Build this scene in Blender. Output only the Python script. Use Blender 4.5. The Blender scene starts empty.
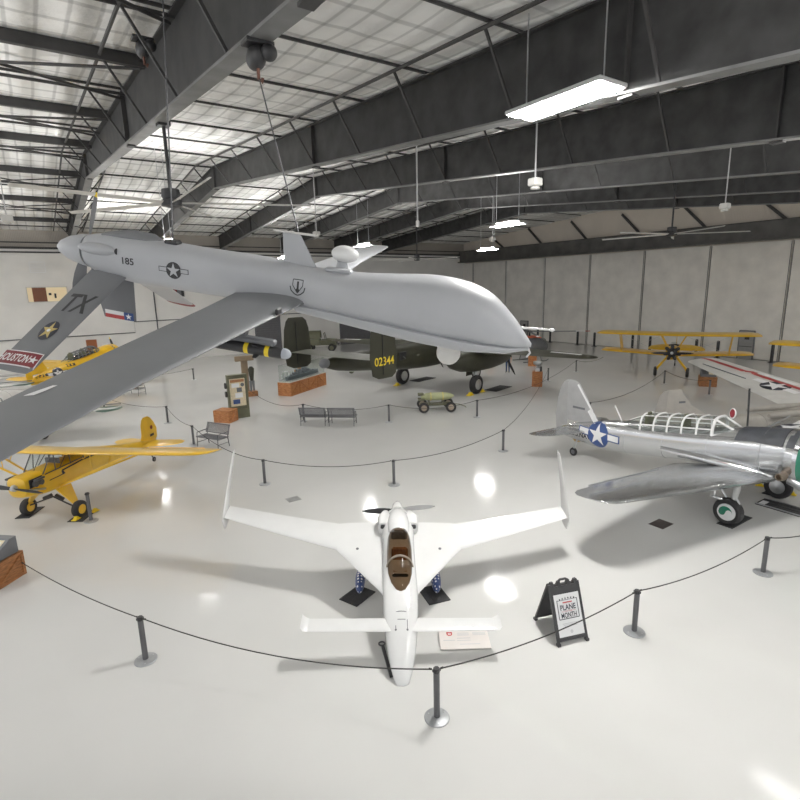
import bpy, bmesh, math, random
from mathutils import Vector, Matrix, Euler
from mathutils.bvhtree import BVHTree
random.seed(7)
PI = math.pi
COL = bpy.context.scene.collection
RZ = 0.5944                      # hangar axes: s along the left wall, t along the hangar-door wall
CR, SR = math.cos(RZ), math.sin(RZ)
def W(s, t, z=0.0):
    return (s*CR - t*SR, s*SR + t*CR, z)
R = math.radians

# ------------------------------------------------------------------ materials
def mat(name, col, rough=0.5, metal=0.0, var=0.07, scale=3.0, bump=0.0, bscale=None, spec=0.5, coat=0.0, detail=4.0, rvar=0.0):
    m = bpy.data.materials.new(name); m.use_nodes = True
    nt = m.node_tree; p = nt.nodes['Principled BSDF']
    tc = nt.nodes.new('ShaderNodeTexCoord')
    n = nt.nodes.new('ShaderNodeTexNoise'); n.inputs['Scale'].default_value = scale; n.inputs['Detail'].default_value = detail
    nt.links.new(tc.outputs['Object'], n.inputs['Vector'])
    r = nt.nodes.new('ShaderNodeValToRGB')
    r.color_ramp.elements[0].position = 0.3; r.color_ramp.elements[1].position = 0.7
    r.color_ramp.elements[0].color = tuple(c*(1-var) for c in col) + (1,)
    r.color_ramp.elements[1].color = tuple(min(1, c*(1+var)) for c in col) + (1,)
    nt.links.new(n.outputs['Fac'], r.inputs['Fac']); nt.links.new(r.outputs['Color'], p.inputs['Base Color'])
    p.inputs['Roughness'].default_value = rough; p.inputs['Metallic'].default_value = metal
    p.inputs['Specular IOR Level'].default_value = spec; p.inputs['Coat Weight'].default_value = coat
    p.inputs['Coat Roughness'].default_value = 0.08
    if rvar:
        mr = nt.nodes.new('ShaderNodeMapRange'); mr.inputs['To Min'].default_value = rough-rvar; mr.inputs['To Max'].default_value = rough+rvar
        nt.links.new(n.outputs['Fac'], mr.inputs['Value']); nt.links.new(mr.outputs['Result'], p.inputs['Roughness'])
    if bump:
        b = nt.nodes.new('ShaderNodeBump'); b.inputs['Strength'].default_value = bump; b.inputs['Distance'].default_value = 0.02
        n2 = nt.nodes.new('ShaderNodeTexNoise'); n2.inputs['Scale'].default_value = bscale or scale*4; n2.inputs['Detail'].default_value = 3
        nt.links.new(tc.outputs['Object'], n2.inputs['Vector']); nt.links.new(n2.outputs['Fac'], b.inputs['Height'])
        nt.links.new(b.outputs['Normal'], p.inputs['Normal'])
    return m
def emat(name, col, strength):
    m = bpy.data.materials.new(name); m.use_nodes = True
    p = m.node_tree.nodes['Principled BSDF']
    p.inputs['Base Color'].default_value = col + (1,)
    p.inputs['Emission Color'].default_value = col + (1,); p.inputs['Emission Strength'].default_value = strength
    return m
def glass(name, col=(0.9, 0.95, 0.93), rough=0.02, opac=0.25, base=.06):
    m = bpy.data.materials.new(name); m.use_nodes = True
    nt = m.node_tree; p = nt.nodes['Principled BSDF']; out = nt.nodes['Material Output']
    p.inputs['Base Color'].default_value = tuple(c*base for c in col) + (1,); p.inputs['Roughness'].default_value = rough
    p.inputs['Specular IOR Level'].default_value = 0.8
    tr = nt.nodes.new('ShaderNodeBsdfTransparent'); tr.inputs['Color'].default_value = col + (1,)
    mx = nt.nodes.new('ShaderNodeMixShader'); lw = nt.nodes.new('ShaderNodeLayerWeight'); lw.inputs['Blend'].default_value = .5
    fr = nt.nodes.new('ShaderNodeMath'); fr.operation = 'POWER'; fr.inputs[1].default_value = 4.0; nt.links.new(lw.outputs['Facing'], fr.inputs[0])
    ad = nt.nodes.new('ShaderNodeMath'); ad.operation = 'ADD'; ad.use_clamp = True; ad.inputs[1].default_value = opac
    nt.links.new(fr.outputs[0], ad.inputs[0]); nt.links.new(ad.outputs[0], mx.inputs['Fac'])
    nt.links.new(tr.outputs[0], mx.inputs[1]); nt.links.new(p.outputs[0], mx.inputs[2]); nt.links.new(mx.outputs[0], out.inputs['Surface'])
    return m
def wood(name, c1, c2, scale=6.0):
    m = bpy.data.materials.new(name); m.use_nodes = True
    nt = m.node_tree; p = nt.nodes['Principled BSDF']; tc = nt.nodes.new('ShaderNodeTexCoord')
    mp = nt.nodes.new('ShaderNodeMapping'); mp.inputs['Scale'].default_value = (1, 1, 5)
    w = nt.nodes.new('ShaderNodeTexNoise'); w.inputs['Scale'].default_value = scale; w.inputs['Detail'].default_value = 6
    r = nt.nodes.new('ShaderNodeValToRGB'); r.color_ramp.elements[0].color = c1+(1,); r.color_ramp.elements[1].color = c2+(1,)
    r.color_ramp.elements[0].position = .35; r.color_ramp.elements[1].position = .68
    nt.links.new(tc.outputs['Object'], mp.inputs['Vector']); nt.links.new(mp.outputs[0], w.inputs['Vector'])
    nt.links.new(w.outputs['Fac'], r.inputs['Fac']); nt.links.new(r.outputs['Color'], p.inputs['Base Color'])
    p.inputs['Roughness'].default_value = .55
    return m

# ------------------------------------------------------------------ geometry builder
def lerp(a, b, f): return a + (b-a)*f
class G:
    def __init__(s): s.v = []; s.f = []; s.mi = []; s.cur = 0
    def add(s, vs, fs):
        o = len(s.v); s.v += [tuple(v) for v in vs]
        for f in fs: s.f.append(tuple(i+o for i in f)); s.mi.append(s.cur)
        return s
    def box(s, c, d, rz=0, rot=None, ch=0.0):
        hx, hy, hz = d[0]/2, d[1]/2, d[2]/2
        if ch:
            ch = min(ch, hx*.9, hy*.9, hz*.9); bm = bmesh.new(); bmesh.ops.create_cube(bm, size=1)
            for v in bm.verts: v.co = Vector((v.co.x*d[0], v.co.y*d[1], v.co.z*d[2]))
            bmesh.ops.bevel(bm, geom=bm.edges[:], offset=ch, segments=1, affect='EDGES', profile=.5)
            bm.verts.index_update(); vs = [v.co.copy() for v in bm.verts]; fs = [tuple(v.index for v in f.verts) for f in bm.faces]; bm.free()
        else:
            vs = [Vector((x*hx, y*hy, z*hz)) for z in (-1, 1) for y in (-1, 1) for x in (-1, 1)]
            fs = [(0,2,3,1), (4,5,7,6), (0,1,5,4), (2,6,7,3), (0,4,6,2), (1,3,7,5)]
        M = rot.to_matrix() if rot is not None else Matrix.Rotation(rz, 3, 'Z')
        c = Vector(c)
        return s.add([M @ v + c for v in vs], fs)
    def beam(s, p0, p1, w, h, up=(0,0,1)):
        p0, p1 = Vector(p0), Vector(p1); d = (p1-p0).normalized(); up = Vector(up)
        if abs(d.dot(up)) > .98: up = Vector((1,0,0))
        a = d.cross(up).normalized(); b = a.cross(d)
        vs = [p + a*x*w/2 + b*y*h/2 for p in (p0, p1) for x, y in ((-1,-1), (1,-1), (1,1), (-1,1))]
        return s.add(vs, [(3,2,1,0), (4,5,6,7), (0,1,5,4), (1,2,6,5), (2,3,7,6), (3,0,4,7)])
    def rings(s, rings, cap=True, closed=True):
        n = len(rings[0]); vs = [p for r in rings for p in r]; fs = []
        for i in range(len(rings)-1):
            for j in range(n if closed else n-1):
                k = (j+1) % n
                fs.append((i*n+j, i*n+k, (i+1)*n+k, (i+1)*n+j))
        if cap and closed:
            fs.append(tuple(range(n-1, -1, -1))); fs.append(tuple((len(rings)-1)*n+j for j in range(n)))
        return s.add(vs, fs)
    def tube(s, pts, r, n=8, cap=True):
        pts = [Vector(p) for p in pts]; rs = r if isinstance(r, (list, tuple)) else [r]*len(pts); out = []
        ref = None
        for i, p in enumerate(pts):
            d = (pts[min(i+1, len(pts)-1)] - pts[max(i-1, 0)]).normalized()
            if ref is None:
                ref = Vector((0,0,1)) if abs(d.z) < .9 else Vector((1,0,0))
            a = d.cross(ref).normalized(); b = a.cross(d).normalized(); ref = b
            out.append([p + (a*math.cos(q*2*PI/n) + b*math.sin(q*2*PI/n))*rs[i] for q in range(n)])
        return s.rings(out, cap)
    def lathe(s, prof, o=(0,0,0), axis=(0,0,1), n=20, cap=True):
        o = Vector(o); d = Vector(axis).normalized(); ref = Vector((0,0,1)) if abs(d.z) < .9 else Vector((1,0,0))
        a = d.cross(ref).normalized(); b = a.cross(d)
        return s.rings([[o + d*z + (a*math.cos(q*2*PI/n) + b*math.sin(q*2*PI/n))*max(r, 1e-4) for q in range(n)] for r, z in prof], cap)
    def torus(s, o, axis, R_, r, n=24, m=10, sx=1.0):
        o = Vector(o); d = Vector(axis).normalized(); ref = Vector((0,0,1)) if abs(d.z) < .9 else Vector((1,0,0))
        a = d.cross(ref).normalized(); b = a.cross(d); rr = []
        for i in range(n):
            e = a*math.cos(i*2*PI/n) + b*math.sin(i*2*PI/n)
            rr.append([o + e*(R_ + r*math.cos(j*2*PI/m)) + d*r*sx*math.sin(j*2*PI/m) for j in range(m)])
        rr.append(rr[0]); return s.rings(rr, False)
    def ell(s, c, r, n=20, m=12, rot=None):
        c = Vector(c); M = rot.to_matrix() if rot is not None else Matrix.Identity(3); rr = []
        for i in range(m+1):
            t = -PI/2 + PI*i/m; t = max(-PI/2+.02, min(PI/2-.02, t))
            rr.append([c + M @ Vector((r[0]*math.cos(t)*math.cos(q*2*PI/n), r[1]*math.cos(t)*math.sin(q*2*PI/n), r[2]*math.sin(t))) for q in range(n)])
        return s.rings(rr)
    def prism(s, pts, vec):
        pts = [Vector(p) for p in pts]; vec = Vector(vec); return s.rings([pts, [p+vec for p in pts]])
    @staticmethod
    def smooth(st, k=3):
        out = []; m = len(st)
        for i in range(m-1):
            p0, p1, p2, p3 = st[max(0,i-1)], st[i], st[i+1], st[min(m-1,i+2)]
            for j in range(k):
                t = j/k; row = []
                for c in range(6):
                    d1 = (p2[c]-p0[c])/((p2[0]-p0[0]) or 1)*(p2[0]-p1[0]); d2 = (p3[c]-p1[c])/((p3[0]-p1[0]) or 1)*(p2[0]-p1[0])
                    h = (2*t**3-3*t*t+1)*p1[c] + (t**3-2*t*t+t)*d1 + (-2*t**3+3*t*t)*p2[c] + (t**3-t*t)*d2
                    row.append(lerp(p1[c], p2[c], t) if c == 0 else max(.005, h) if c in (2,3,4) else h)
                out.append(tuple(row))
        return out + [st[-1]]
    def fus(s, st, n=28, a0=0.0, a1=2*PI, off=0.0, cap=True):
        """stations (x, zc, halfwidth, up, down, exponent): cross-sections along x"""
        rr = []; full = abs(a1-a0-2*PI) < 1e-6
        for x, zc, w, up, dn, e in st:
            ring = []
            for j in range(n if full else n+1):
                a = a0 + (a1-a0)*j/n; c, q = math.cos(a), math.sin(a)
                yy = math.copysign(abs(c)**(2/e), c)*(w+off); zz = math.copysign(abs(q)**(2/e), q)*((up if q > 0 else dn)+off)
                ring.append((x, yy, zc+zz))
            rr.append(ring)
        return s.rings(rr, cap, full)
    def foil(s, st, normal=(0,0,1), m=9, cap=True, inc=0.0):
        """stations (leading edge point, chord, thickness ratio): aerofoil sections, chord along -x"""
        N = Vector(normal); rr = []
        for le, c, th in st:
            le = Vector(le); ring = []
            xs = [(1-math.cos(PI*i/m))/2 for i in range(m+1)]
            def yt(x): return 5*th*(.2969*math.sqrt(x)-.126*x-.3516*x*x+.2843*x**3-.1036*x**4)
            for x in xs: ring.append(le + Vector((-x*c, 0, -x*c*inc)) + N*yt(x)*c)
            for x in reversed(xs[1:-1]): ring.append(le + Vector((-x*c, 0, -x*c*inc)) - N*yt(x)*c*.8)
            rr.append(ring)
        return s.rings(rr, cap)
    def bvh(s): return BVHTree.FromPolygons([Vector(v) for v in s.v], s.f)
    def obj(s, name, mats, parent=None, ang=35, loc=None, rz=None, label=None, fix=True):
        me = bpy.data.meshes.new(name); me.from_pydata(s.v, [], s.f)
        ml = mats if isinstance(mats, (list, tuple)) else [mats]
        for m in ml: me.materials.append(m)
        if len(ml) > 1: me.polygons.foreach_set('material_index', s.mi)
        if fix:
            bm = bmesh.new(); bm.from_mesh(me)
            bmesh.ops.remove_doubles(bm, verts=bm.verts, dist=1e-5)
            bmesh.ops.recalc_face_normals(bm, faces=bm.faces); bm.to_mesh(me); bm.free()
        if ang:
            me.polygons.foreach_set('use_smooth', [True]*len(me.polygons))
            me.set_sharp_from_angle(angle=R(ang))
        me.update()
        o = bpy.data.objects.new(name, me); COL.objects.link(o)
        if parent is not None: o.parent = parent
        if loc is not None: o.location = loc
        if rz is not None: o.rotation_euler = (0, 0, rz)
        if label: o['label'] = label
        return o

LABELS = set()
def tag(o, label, cat, group=None):
    o['label'] = label; o['category'] = cat
    if group: o['group'] = group
    return o
def thing(name, label, cat, loc=(0,0,0), rz=0, group=None, rot=None, scale=1.0):
    o = bpy.data.objects.new(name, None); COL.objects.link(o); o.empty_display_size = .2
    o.location = loc; o.rotation_euler = rot if rot is not None else (0, 0, rz); o.scale = (scale,)*3
    return tag(o, label, cat, group)
def struct(o): o['kind'] = 'structure'; return o
def sym(f):                      # call f for the left (+1) and the right (-1) side
    for sg in (1, -1): f(sg)
def kids(o): return [c for c in COL.objects if c.parent == o]
def copy_tree(o, parent=None):
    c = o.copy(); COL.objects.link(c); c.parent = parent
    for k in kids(o): copy_tree(k, c)
    return c

# ------------------------------------------------------------------ flat shapes and wrapping of painted marks
def disc2(r, cx=0, cy=0, n=28, r0=0.0):
    out = []
    for i in range(n):
        a, b = 2*PI*i/n, 2*PI*(i+1)/n
        p = [(cx+r*math.cos(a), cy+r*math.sin(a)), (cx+r*math.cos(b), cy+r*math.sin(b))]
        if r0:
            q = [(cx+r0*math.cos(a), cy+r0*math.sin(a)), (cx+r0*math.cos(b), cy+r0*math.sin(b))]
            out += [(q[0], p[0], p[1]), (q[0], p[1], q[1])]
        else: out.append(((cx, cy), p[0], p[1]))
    return out
def star2(r, cx=0, cy=0, rot=PI/2):
    pts = [(cx+(r if i % 2 == 0 else r*.382)*math.cos(rot+i*PI/5), cy+(r if i % 2 == 0 else r*.382)*math.sin(rot+i*PI/5)) for i in range(10)]
    return [((cx, cy), pts[i], pts[(i+1) % 10]) for i in range(10)]
def poly2(pts): return [(pts[0], pts[i], pts[i+1]) for i in range(1, len(pts)-1)]
def rect2(x0, y0, x1, y1): return poly2([(x0, y0), (x1, y0), (x1, y1), (x0, y1)])
def line2(pts, w):
    out = []
    for (x0, y0), (x1, y1) in zip(pts[:-1], pts[1:]):
        d = math.hypot(x1-x0, y1-y0); nx, ny = -(y1-y0)/d*w/2, (x1-x0)/d*w/2
        out += poly2([(x0+nx, y0+ny), (x1+nx, y1+ny), (x1-nx, y1-ny), (x0-nx, y0-ny)])
    return out
def text2(txt, h, cx=0, cy=0, sx=1.0, shear=0.0, bold=0.0):
    cu = bpy.data.curves.new('t', 'FONT'); cu.body = txt; cu.size = 1; cu.align_x = 'CENTER'; cu.resolution_u = 3; cu.offset = bold
    o = bpy.data.objects.new('t', cu); COL.objects.link(o)
    me = bpy.data.meshes.new_from_object(o.evaluated_get(bpy.context.evaluated_depsgraph_get()))
    me.calc_loop_triangles()
    ys = [v.co.y for v in me.vertices]; xs = [v.co.x for v in me.vertices]
    y0, y1, xm = min(ys), max(ys), (min(xs)+max(xs))/2
    k = h/(y1-y0)
    P = [((v.co.x-xm)*k*sx + cx + shear*((v.co.y-y0)*k), (v.co.y-(y0+y1)/2)*k + cy) for v in me.vertices]
    out = [tuple(P[i] for i in t.vertices) for t in me.loop_triangles]
    bpy.data.objects.remove(o); bpy.data.curves.remove(cu); bpy.data.meshes.remove(me)
    return out
def split(tris, L):
    out = []; st = list(tris)
    while st:
        t = st.pop()
        e = [math.dist(t[i], t[(i+1) % 3]) for i in range(3)]; k = e.index(max(e))
        if e[k] <= L: out.append(t); continue
        a, b, c = t[k], t[(k+1) % 3], t[(k+2) % 3]; m = ((a[0]+b[0])/2, (a[1]+b[1])/2)
        st += [(a, m, c), (m, b, c)]
    return out
def decal(name, layers, o, ex, ey, parent, bvh=None, off=.006, L=.12, D=1.5, label=None):
    """layers: [(triangles, material)], laid over each other on the surface bvh seen along -(ex x ey)"""
    o, ex, ey = Vector(o), Vector(ex).normalized(), Vector(ey).normalized(); n = ex.cross(ey).normalized(); ey = n.cross(ex)
    g = G(); ms = []
    for li, (tris, m) in enumerate(layers):
        if m not in ms: ms.append(m)
        g.cur = ms.index(m)
        for t in (split(tris, L) if bvh else tris):
            ps = []
            for a, b in t:
                p = o + ex*a + ey*b
                if bvh:
                    h = bvh.ray_cast(p + n*D, -n)
                    if h[0] is not None: p = h[0]
                ps.append(p + n*(off*(1+.5*li)))
            g.add(ps, [(0, 1, 2)])
    me_o = g.obj(name, ms, parent, ang=0, fix=False, label=label)
    return me_o

# ------------------------------------------------------------------ shared materials
M = {}
M['white'] = mat('white_paint', (.80,.80,.79), .28, coat=.4, var=.03)
M['white2'] = mat('white_gloss', (.76,.76,.75), .18, coat=.6, var=.02)
M['offwhite'] = mat('off_white', (.62,.61,.58), .4, var=.05)
M['black'] = mat('black_paint', (.018,.018,.02), .45, var=.2)
M['rubber'] = mat('black_rubber', (.022,.021,.022), .75, var=.2, scale=12)
M['matrub'] = mat('rubber_mat', (.028,.028,.03), .8, var=.2, scale=20, bump=.3)
M['steel'] = mat('bare_steel', (.55,.56,.57), .3, 1.0, var=.1)
M['darksteel'] = mat('dark_steel', (.10,.10,.105), .45, .6, var=.15)
M['chrome'] = mat('polished_metal', (.75,.76,.78), .12, 1.0, var=.05)
M['yellow'] = mat('yellow_paint', (.80,.47,.015), .30, coat=.4, var=.06)
M['yellow2'] = mat('deep_yellow', (.74,.43,.02), .35, coat=.3, var=.08)
M['chock'] = mat('chock_yellow', (.85,.62,.02), .5)
M['red'] = mat('red_paint', (.42,.03,.03), .4)
M['maroon'] = mat('maroon_paint', (.20,.012,.02), .45)
M['blue'] = mat('insignia_blue', (.03,.07,.23), .4)
M['navy'] = mat('dark_navy', (.012,.015,.03), .45)
M['green'] = mat('cowl_green', (.0,.16,.09), .3, coat=.5)
M['olive'] = mat('olive_drab', (.025,.025,.013), .5, var=.22, scale=1.4)
M['olive2'] = mat('olive_lighter', (.12,.12,.07), .55, var=.15)
M['palegreen'] = mat('pale_olive', (.36,.38,.20), .45, var=.1)
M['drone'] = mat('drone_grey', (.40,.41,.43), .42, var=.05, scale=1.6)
M['drone2'] = mat('drone_dark_shaded_grey', (.155,.16,.17), .5, var=.05, scale=2)  # dark grey parts; also shade painted into the near wing and tail plane
M['gold'] = mat('gold_paint', (.55,.42,.14), .4)
M['glass'] = glass('clear_glass', (.93,.96,.95), .02, .06)
M['smoke'] = glass('smoked_canopy', (.38,.30,.22), .02, .12)
M['tan'] = mat('tan_leather', (.38,.17,.07), .6, var=.2, scale=12)
M['cream'] = mat('cream_paper', (.72,.62,.42), .6, var=.12, scale=9)
M['paper'] = mat('white_paper', (.82,.82,.82), .5, var=.02)
M['crate'] = wood('crate_wood', (.20,.075,.022), (.40,.165,.055))
M['crate2'] = wood('orange_wood', (.30,.10,.025), (.52,.22,.075))
M['slate'] = mat('slate_grey', (.13,.135,.145), .5)
M['alum'] = mat('polished_aluminium', (.62,.63,.64), .22, .95, var=.04, scale=1.2, rvar=.06)
M['alum_dk'] = mat('dull_aluminium', (.40,.41,.42), .42, .6, var=.06, scale=2.0)
M['glare'] = mat('anti_glare_panel', (.035,.038,.046), .5, var=.25, scale=5)
LAMP, KEY, UPFILL, AMB, EXPO = 100.0, 260.0, 450.0, 1.1, -0.12
# ================================================================== the hangar
S_DOOR, T_WALL, T_R = 48.53, 55.74, 33.0
def ztop(t): return 13.62 - (.071*(T_R-t) if t < T_R else .075*(t-T_R))
def zbot(t): return 12.46 - (.0917*(T_R-t) if t < T_R else .080*(t-T_R))
PURL = [-4.6 + 3.47*k for k in range(18)]

def floor_material():
    m = bpy.data.materials.new('polished_floor'); m.use_nodes = True
    nt = m.node_tree; p = nt.nodes['Principled BSDF']; tc = nt.nodes.new('ShaderNodeTexCoord')
    n = nt.nodes.new('ShaderNodeTexNoise'); n.inputs['Scale'].default_value = .16; n.inputs['Detail'].default_value = 5
    r = nt.nodes.new('ShaderNodeValToRGB'); r.color_ramp.elements[0].position = .3; r.color_ramp.elements[1].position = .72
    r.color_ramp.elements[0].color = (.60,.595,.575,1); r.color_ramp.elements[1].color = (.68,.675,.655,1)
    nt.links.new(tc.outputs['Object'], n.inputs['Vector']); nt.links.new(n.outputs['Fac'], r.inputs['Fac']); nt.links.new(r.outputs['Color'], p.inputs['Base Color'])
    p.inputs['Roughness'].default_value = .16; p.inputs['Specular IOR Level'].default_value = .5
    n2 = nt.nodes.new('ShaderNodeTexNoise'); n2.inputs['Scale'].default_value = 1.6; n2.inputs['Detail'].default_value = 4
    b = nt.nodes.new('ShaderNodeBump'); b.inputs['Strength'].default_value = .035; b.inputs['Distance'].default_value = .02
    nt.links.new(tc.outputs['Object'], n2.inputs['Vector']); nt.links.new(n2.outputs['Fac'], b.inputs['Height']); nt.links.new(b.outputs['Normal'], p.inputs['Normal'])
    mr = nt.nodes.new('ShaderNodeMapRange'); mr.inputs['To Min'].default_value = .06; mr.inputs['To Max'].default_value = .15
    nt.links.new(n.outputs['Fac'], mr.inputs['Value']); nt.links.new(mr.outputs[0], p.inputs['Roughness'])
    return m
def sheet_material(name, col, ribs, rough=.6, strength=.5, axis=0):
    """ribbed metal wall sheeting"""
    m = mat(name, col, rough, var=.06, scale=.5)
    nt = m.node_tree; p = nt.nodes['Principled BSDF']; tc = nt.nodes.new('ShaderNodeTexCoord')
    w = nt.nodes.new('ShaderNodeTexWave'); w.inputs['Scale'].default_value = ribs; w.bands_direction = 'XYZ'[axis]
    b = nt.nodes.new('ShaderNodeBump'); b.inputs['Strength'].default_value = strength; b.inputs['Distance'].default_value = .03
    nt.links.new(tc.outputs['Object'], w.inputs['Vector']); nt.links.new(w.outputs['Fac'], b.inputs['Height']); nt.links.new(b.outputs['Normal'], p.inputs['Normal'])
    return m
M['floor'] = floor_material()
M['beam'] = mat('rafter_grey', (.030,.030,.030), .62, var=.5, scale=1.6, detail=10)
M['flange'] = mat('flange_grey', (.15,.15,.148), .55, var=.25, scale=1.5)
M['purlin'] = mat('purlin_dark', (.035,.034,.034), .6, var=.2)
M['wallwhite'] = sheet_material('white_liner_sheet', (.80,.785,.75), 1.6, .55, .10)
M['tanwall'] = sheet_material('tan_sheet', (.40,.365,.32), 2.6, .6, .5)
M['tangable'] = sheet_material('tan_gable_sheet', (.62,.56,.485), 2.6, .6, .5, 1)
M['header'] = mat('header_grey', (.085,.083,.078), .6, var=.3, scale=1.0, detail=8)

def insul_material():
    m = mat('quilted_insulation', (.86,.855,.835), .65, var=.09, scale=.6, detail=6)
    nt = m.node_tree; p = nt.nodes['Principled BSDF']; tc = nt.nodes.new('ShaderNodeTexCoord')
    w = nt.nodes.new('ShaderNodeTexWave'); w.inputs['Scale'].default_value = .30; w.bands_direction = 'X'; w.inputs['Distortion'].default_value = 1.2
    w.inputs['Detail'].default_value = 2; w.inputs['Detail Scale'].default_value = 1.5
    n = nt.nodes.new('ShaderNodeTexNoise'); n.inputs['Scale'].default_value = 2.2; n.inputs['Detail'].default_value = 5
    a = nt.nodes.new('ShaderNodeMath'); a.operation = 'MULTIPLY_ADD'; a.inputs[1].default_value = .6
    b = nt.nodes.new('ShaderNodeBump'); b.inputs['Strength'].default_value = .9; b.inputs['Distance'].default_value = .15
    nt.links.new(tc.outputs['Object'], w.inputs['Vector']); nt.links.new(tc.outputs['Object'], n.inputs['Vector'])
    nt.links.new(n.outputs['Fac'], a.inputs[0]); nt.links.new(w.outputs['Fac'], a.inputs[2]); nt.links.new(a.outputs[0], b.inputs['Height'])
    nt.links.new(b.outputs['Normal'], p.inputs['Normal'])
    # stitched seams: thin grey lines in both directions over the blanket
    src = p.inputs['Base Color'].links[0].from_socket; last = src
    for ax, sc_, th in (('X', .55, .985), ('Y', .288, .975)):
        w2 = nt.nodes.new('ShaderNodeTexWave'); w2.bands_direction = ax; w2.inputs['Scale'].default_value = sc_; w2.inputs['Distortion'].default_value = .5; w2.inputs['Detail Scale'].default_value = .6
        r2 = nt.nodes.new('ShaderNodeValToRGB'); r2.color_ramp.elements[0].position = .91; r2.color_ramp.elements[1].position = th
        r2.color_ramp.elements[0].color = (1,1,1,1); r2.color_ramp.elements[1].color = (.70,.70,.70,1)
        mx = nt.nodes.new('ShaderNodeMix'); mx.data_type = 'RGBA'; mx.blend_type = 'MULTIPLY'; mx.inputs['Factor'].default_value = 1
        nt.links.new(tc.outputs['Object'], w2.inputs['Vector']); nt.links.new(w2.outputs['Fac'], r2.inputs['Fac'])
        nt.links.new(last, mx.inputs['A']); nt.links.new(r2.outputs['Color'], mx.inputs['B']); last = mx.outputs['Result']
    nt.links.new(last, p.inputs['Base Color'])
    return m
M['insul'] = insul_material()

def st_obj(g, name, m, parent=None, **k):
    return g.obj(name, m, parent, rz=(RZ if parent is None else None), **k)

# floor
g = G(); g.box((18, 18, -.1), (84, 84, .2)); struct(st_obj(g, 'floor', M['floor'], ang=0))
# roof insulation, sagging between the purlins
g = G(); rr = []
ss = [-14 + .5*i for i in range(int((S_DOOR+.2+14)/.5)+2)]; tt = [-10 + .3*i for i in range(int((T_WALL+.9+10)/.3)+1)]
for s in ss:
    row = []
    for t in tt:
        k = ((t-PURL[0])/3.47) % 1.0
        row.append((s, t, ztop(t) + .22 - .11*math.sin(PI*k)**.7 - .03*abs(math.sin(PI*s/1.3))))
    rr.append(row)
n = len(tt); fs = [(i*n+j, i*n+j+1, (i+1)*n+j+1, (i+1)*n+j) for i in range(len(ss)-1) for j in range(n-1)]
g.add([p for r_ in rr for p in r_], fs); struct(st_obj(g, 'ceiling', M['insul'], ang=60))
# left wall with a tan strip over it
g = G(); g.box((17, T_WALL+.15, 5.25), (66, .3, 10.5)); struct(st_obj(g, 'wall_left', M['wallwhite'], ang=0))
g = G(); g.box((17, T_WALL+.45, 11.4), (66, .3, 2.4)); struct(st_obj(g, 'trim_1', M['tanwall'], ang=0))
g = G()
for z, h in ((10.15, .12), (10.5, .18), (10.95, .10)): g.box((17, T_WALL-.06, z), (66, .12, h))
struct(st_obj(g, 'trim_2', M['purlin'], ang=0))
g = G(); g.tube([(-12, T_WALL-.08, 2.88), (7.5, T_WALL-.08, 2.9), (7.5, T_WALL-.08, 3.92), (S_DOOR, T_WALL-.08, 3.95)], .045, 6)
struct(st_obj(g, 'trim_3', M['darksteel']))
# gable over the hangar doors
g = G(); g.add([(S_DOOR+.3, t, z) for t, z in ((-10, 10.9), (T_WALL+.5, 10.9), (T_WALL+.5, 12.4), (33, 14.2), (-10, 10.95))], [(0,1,2,3,4)])
struct(st_obj(g, 'wall_right', M['tangable'], ang=0))
g = G(); g.box((S_DOOR+.35, 23.5, 5.5), (.2, 66, 11.0)); struct(st_obj(g, 'wall_right', M['tangable'], ang=0))
g = G(); g.box((S_DOOR-.2, 23, 10.25), (.9, 66, 1.5), ch=.1); g.box((S_DOOR-.75, 23, 9.55), (.5, 66, .14)); struct(st_obj(g, 'trim_4', M['header'], ang=0))
g = G()
for k in range(9):
    t = 50.5 - 6.03*k
    g.beam((S_DOOR+.12, t, ztop(t)+.1 if ztop(t) < 13 else 13.0), (S_DOOR+.12, t-2.1, 10.95), .22, .10, up=(1,0,0))
struct(st_obj(g, 'trim_5', M['purlin'], ang=0))
# hangar door leaves
def door_mat(i):
    f = 1 + .10*(i-5)/4
    m = mat('door_liner_%d' % i, (.80*f, .77*f, .72*f*(1-.02*i/8)), .65, var=.10, scale=.7, bump=.35, bscale=1.7, detail=8)
    return m
for k in range(10):
    t1 = 59.834 - 6.034*k; t0 = t1 - 6.034
    g = G(); g.box((S_DOOR+.12, (t0+t1)/2, 4.72), (.16, 5.98, 9.36), ch=.03)
    o = struct(st_obj(g, 'door_%d' % (k+1), door_mat(k), ang=0))
    g = G()
    for t in (t1-.08, t0+.08): g.box((S_DOOR+.03, t, 4.7), (.06, .03, 9.3))
    g.obj('edge_frame', M['darksteel'] if k != 2 else M['steel'], o, ang=0)
def man_door(n, ta, tb, zt):
    g = G(); g.box((S_DOOR-.02, (ta+tb)/2, zt/2), (.12, tb-ta, zt), ch=.02)
    o = struct(st_obj(g, 'door_%d' % n, mat('man_door_%d' % n, (.30,.30,.29), .5), ang=0))
    g = G(); g.box((S_DOOR-.1, (ta+tb)/2-.05, zt-.55), (.04, .35, .35)); g.obj('window_pane', M['black'], o, ang=0)
    g = G(); g.box((S_DOOR-.11, (ta+tb)/2, 1.05), (.05, tb-ta-.2, .06)); g.obj('push_bar', M['darksteel'], o, ang=0)
    g = G()
    for t in (ta, tb): g.box((S_DOOR-.04, t, zt/2), (.14, .07, zt))
    g.box((S_DOOR-.04, (ta+tb)/2, zt), (.14, tb-ta, .07)); g.obj('frame', M['slate'], o, ang=0)
man_door(11, 19.45, 20.6, 2.35); man_door(12, 43.95, 45.1, 2.2)
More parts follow.
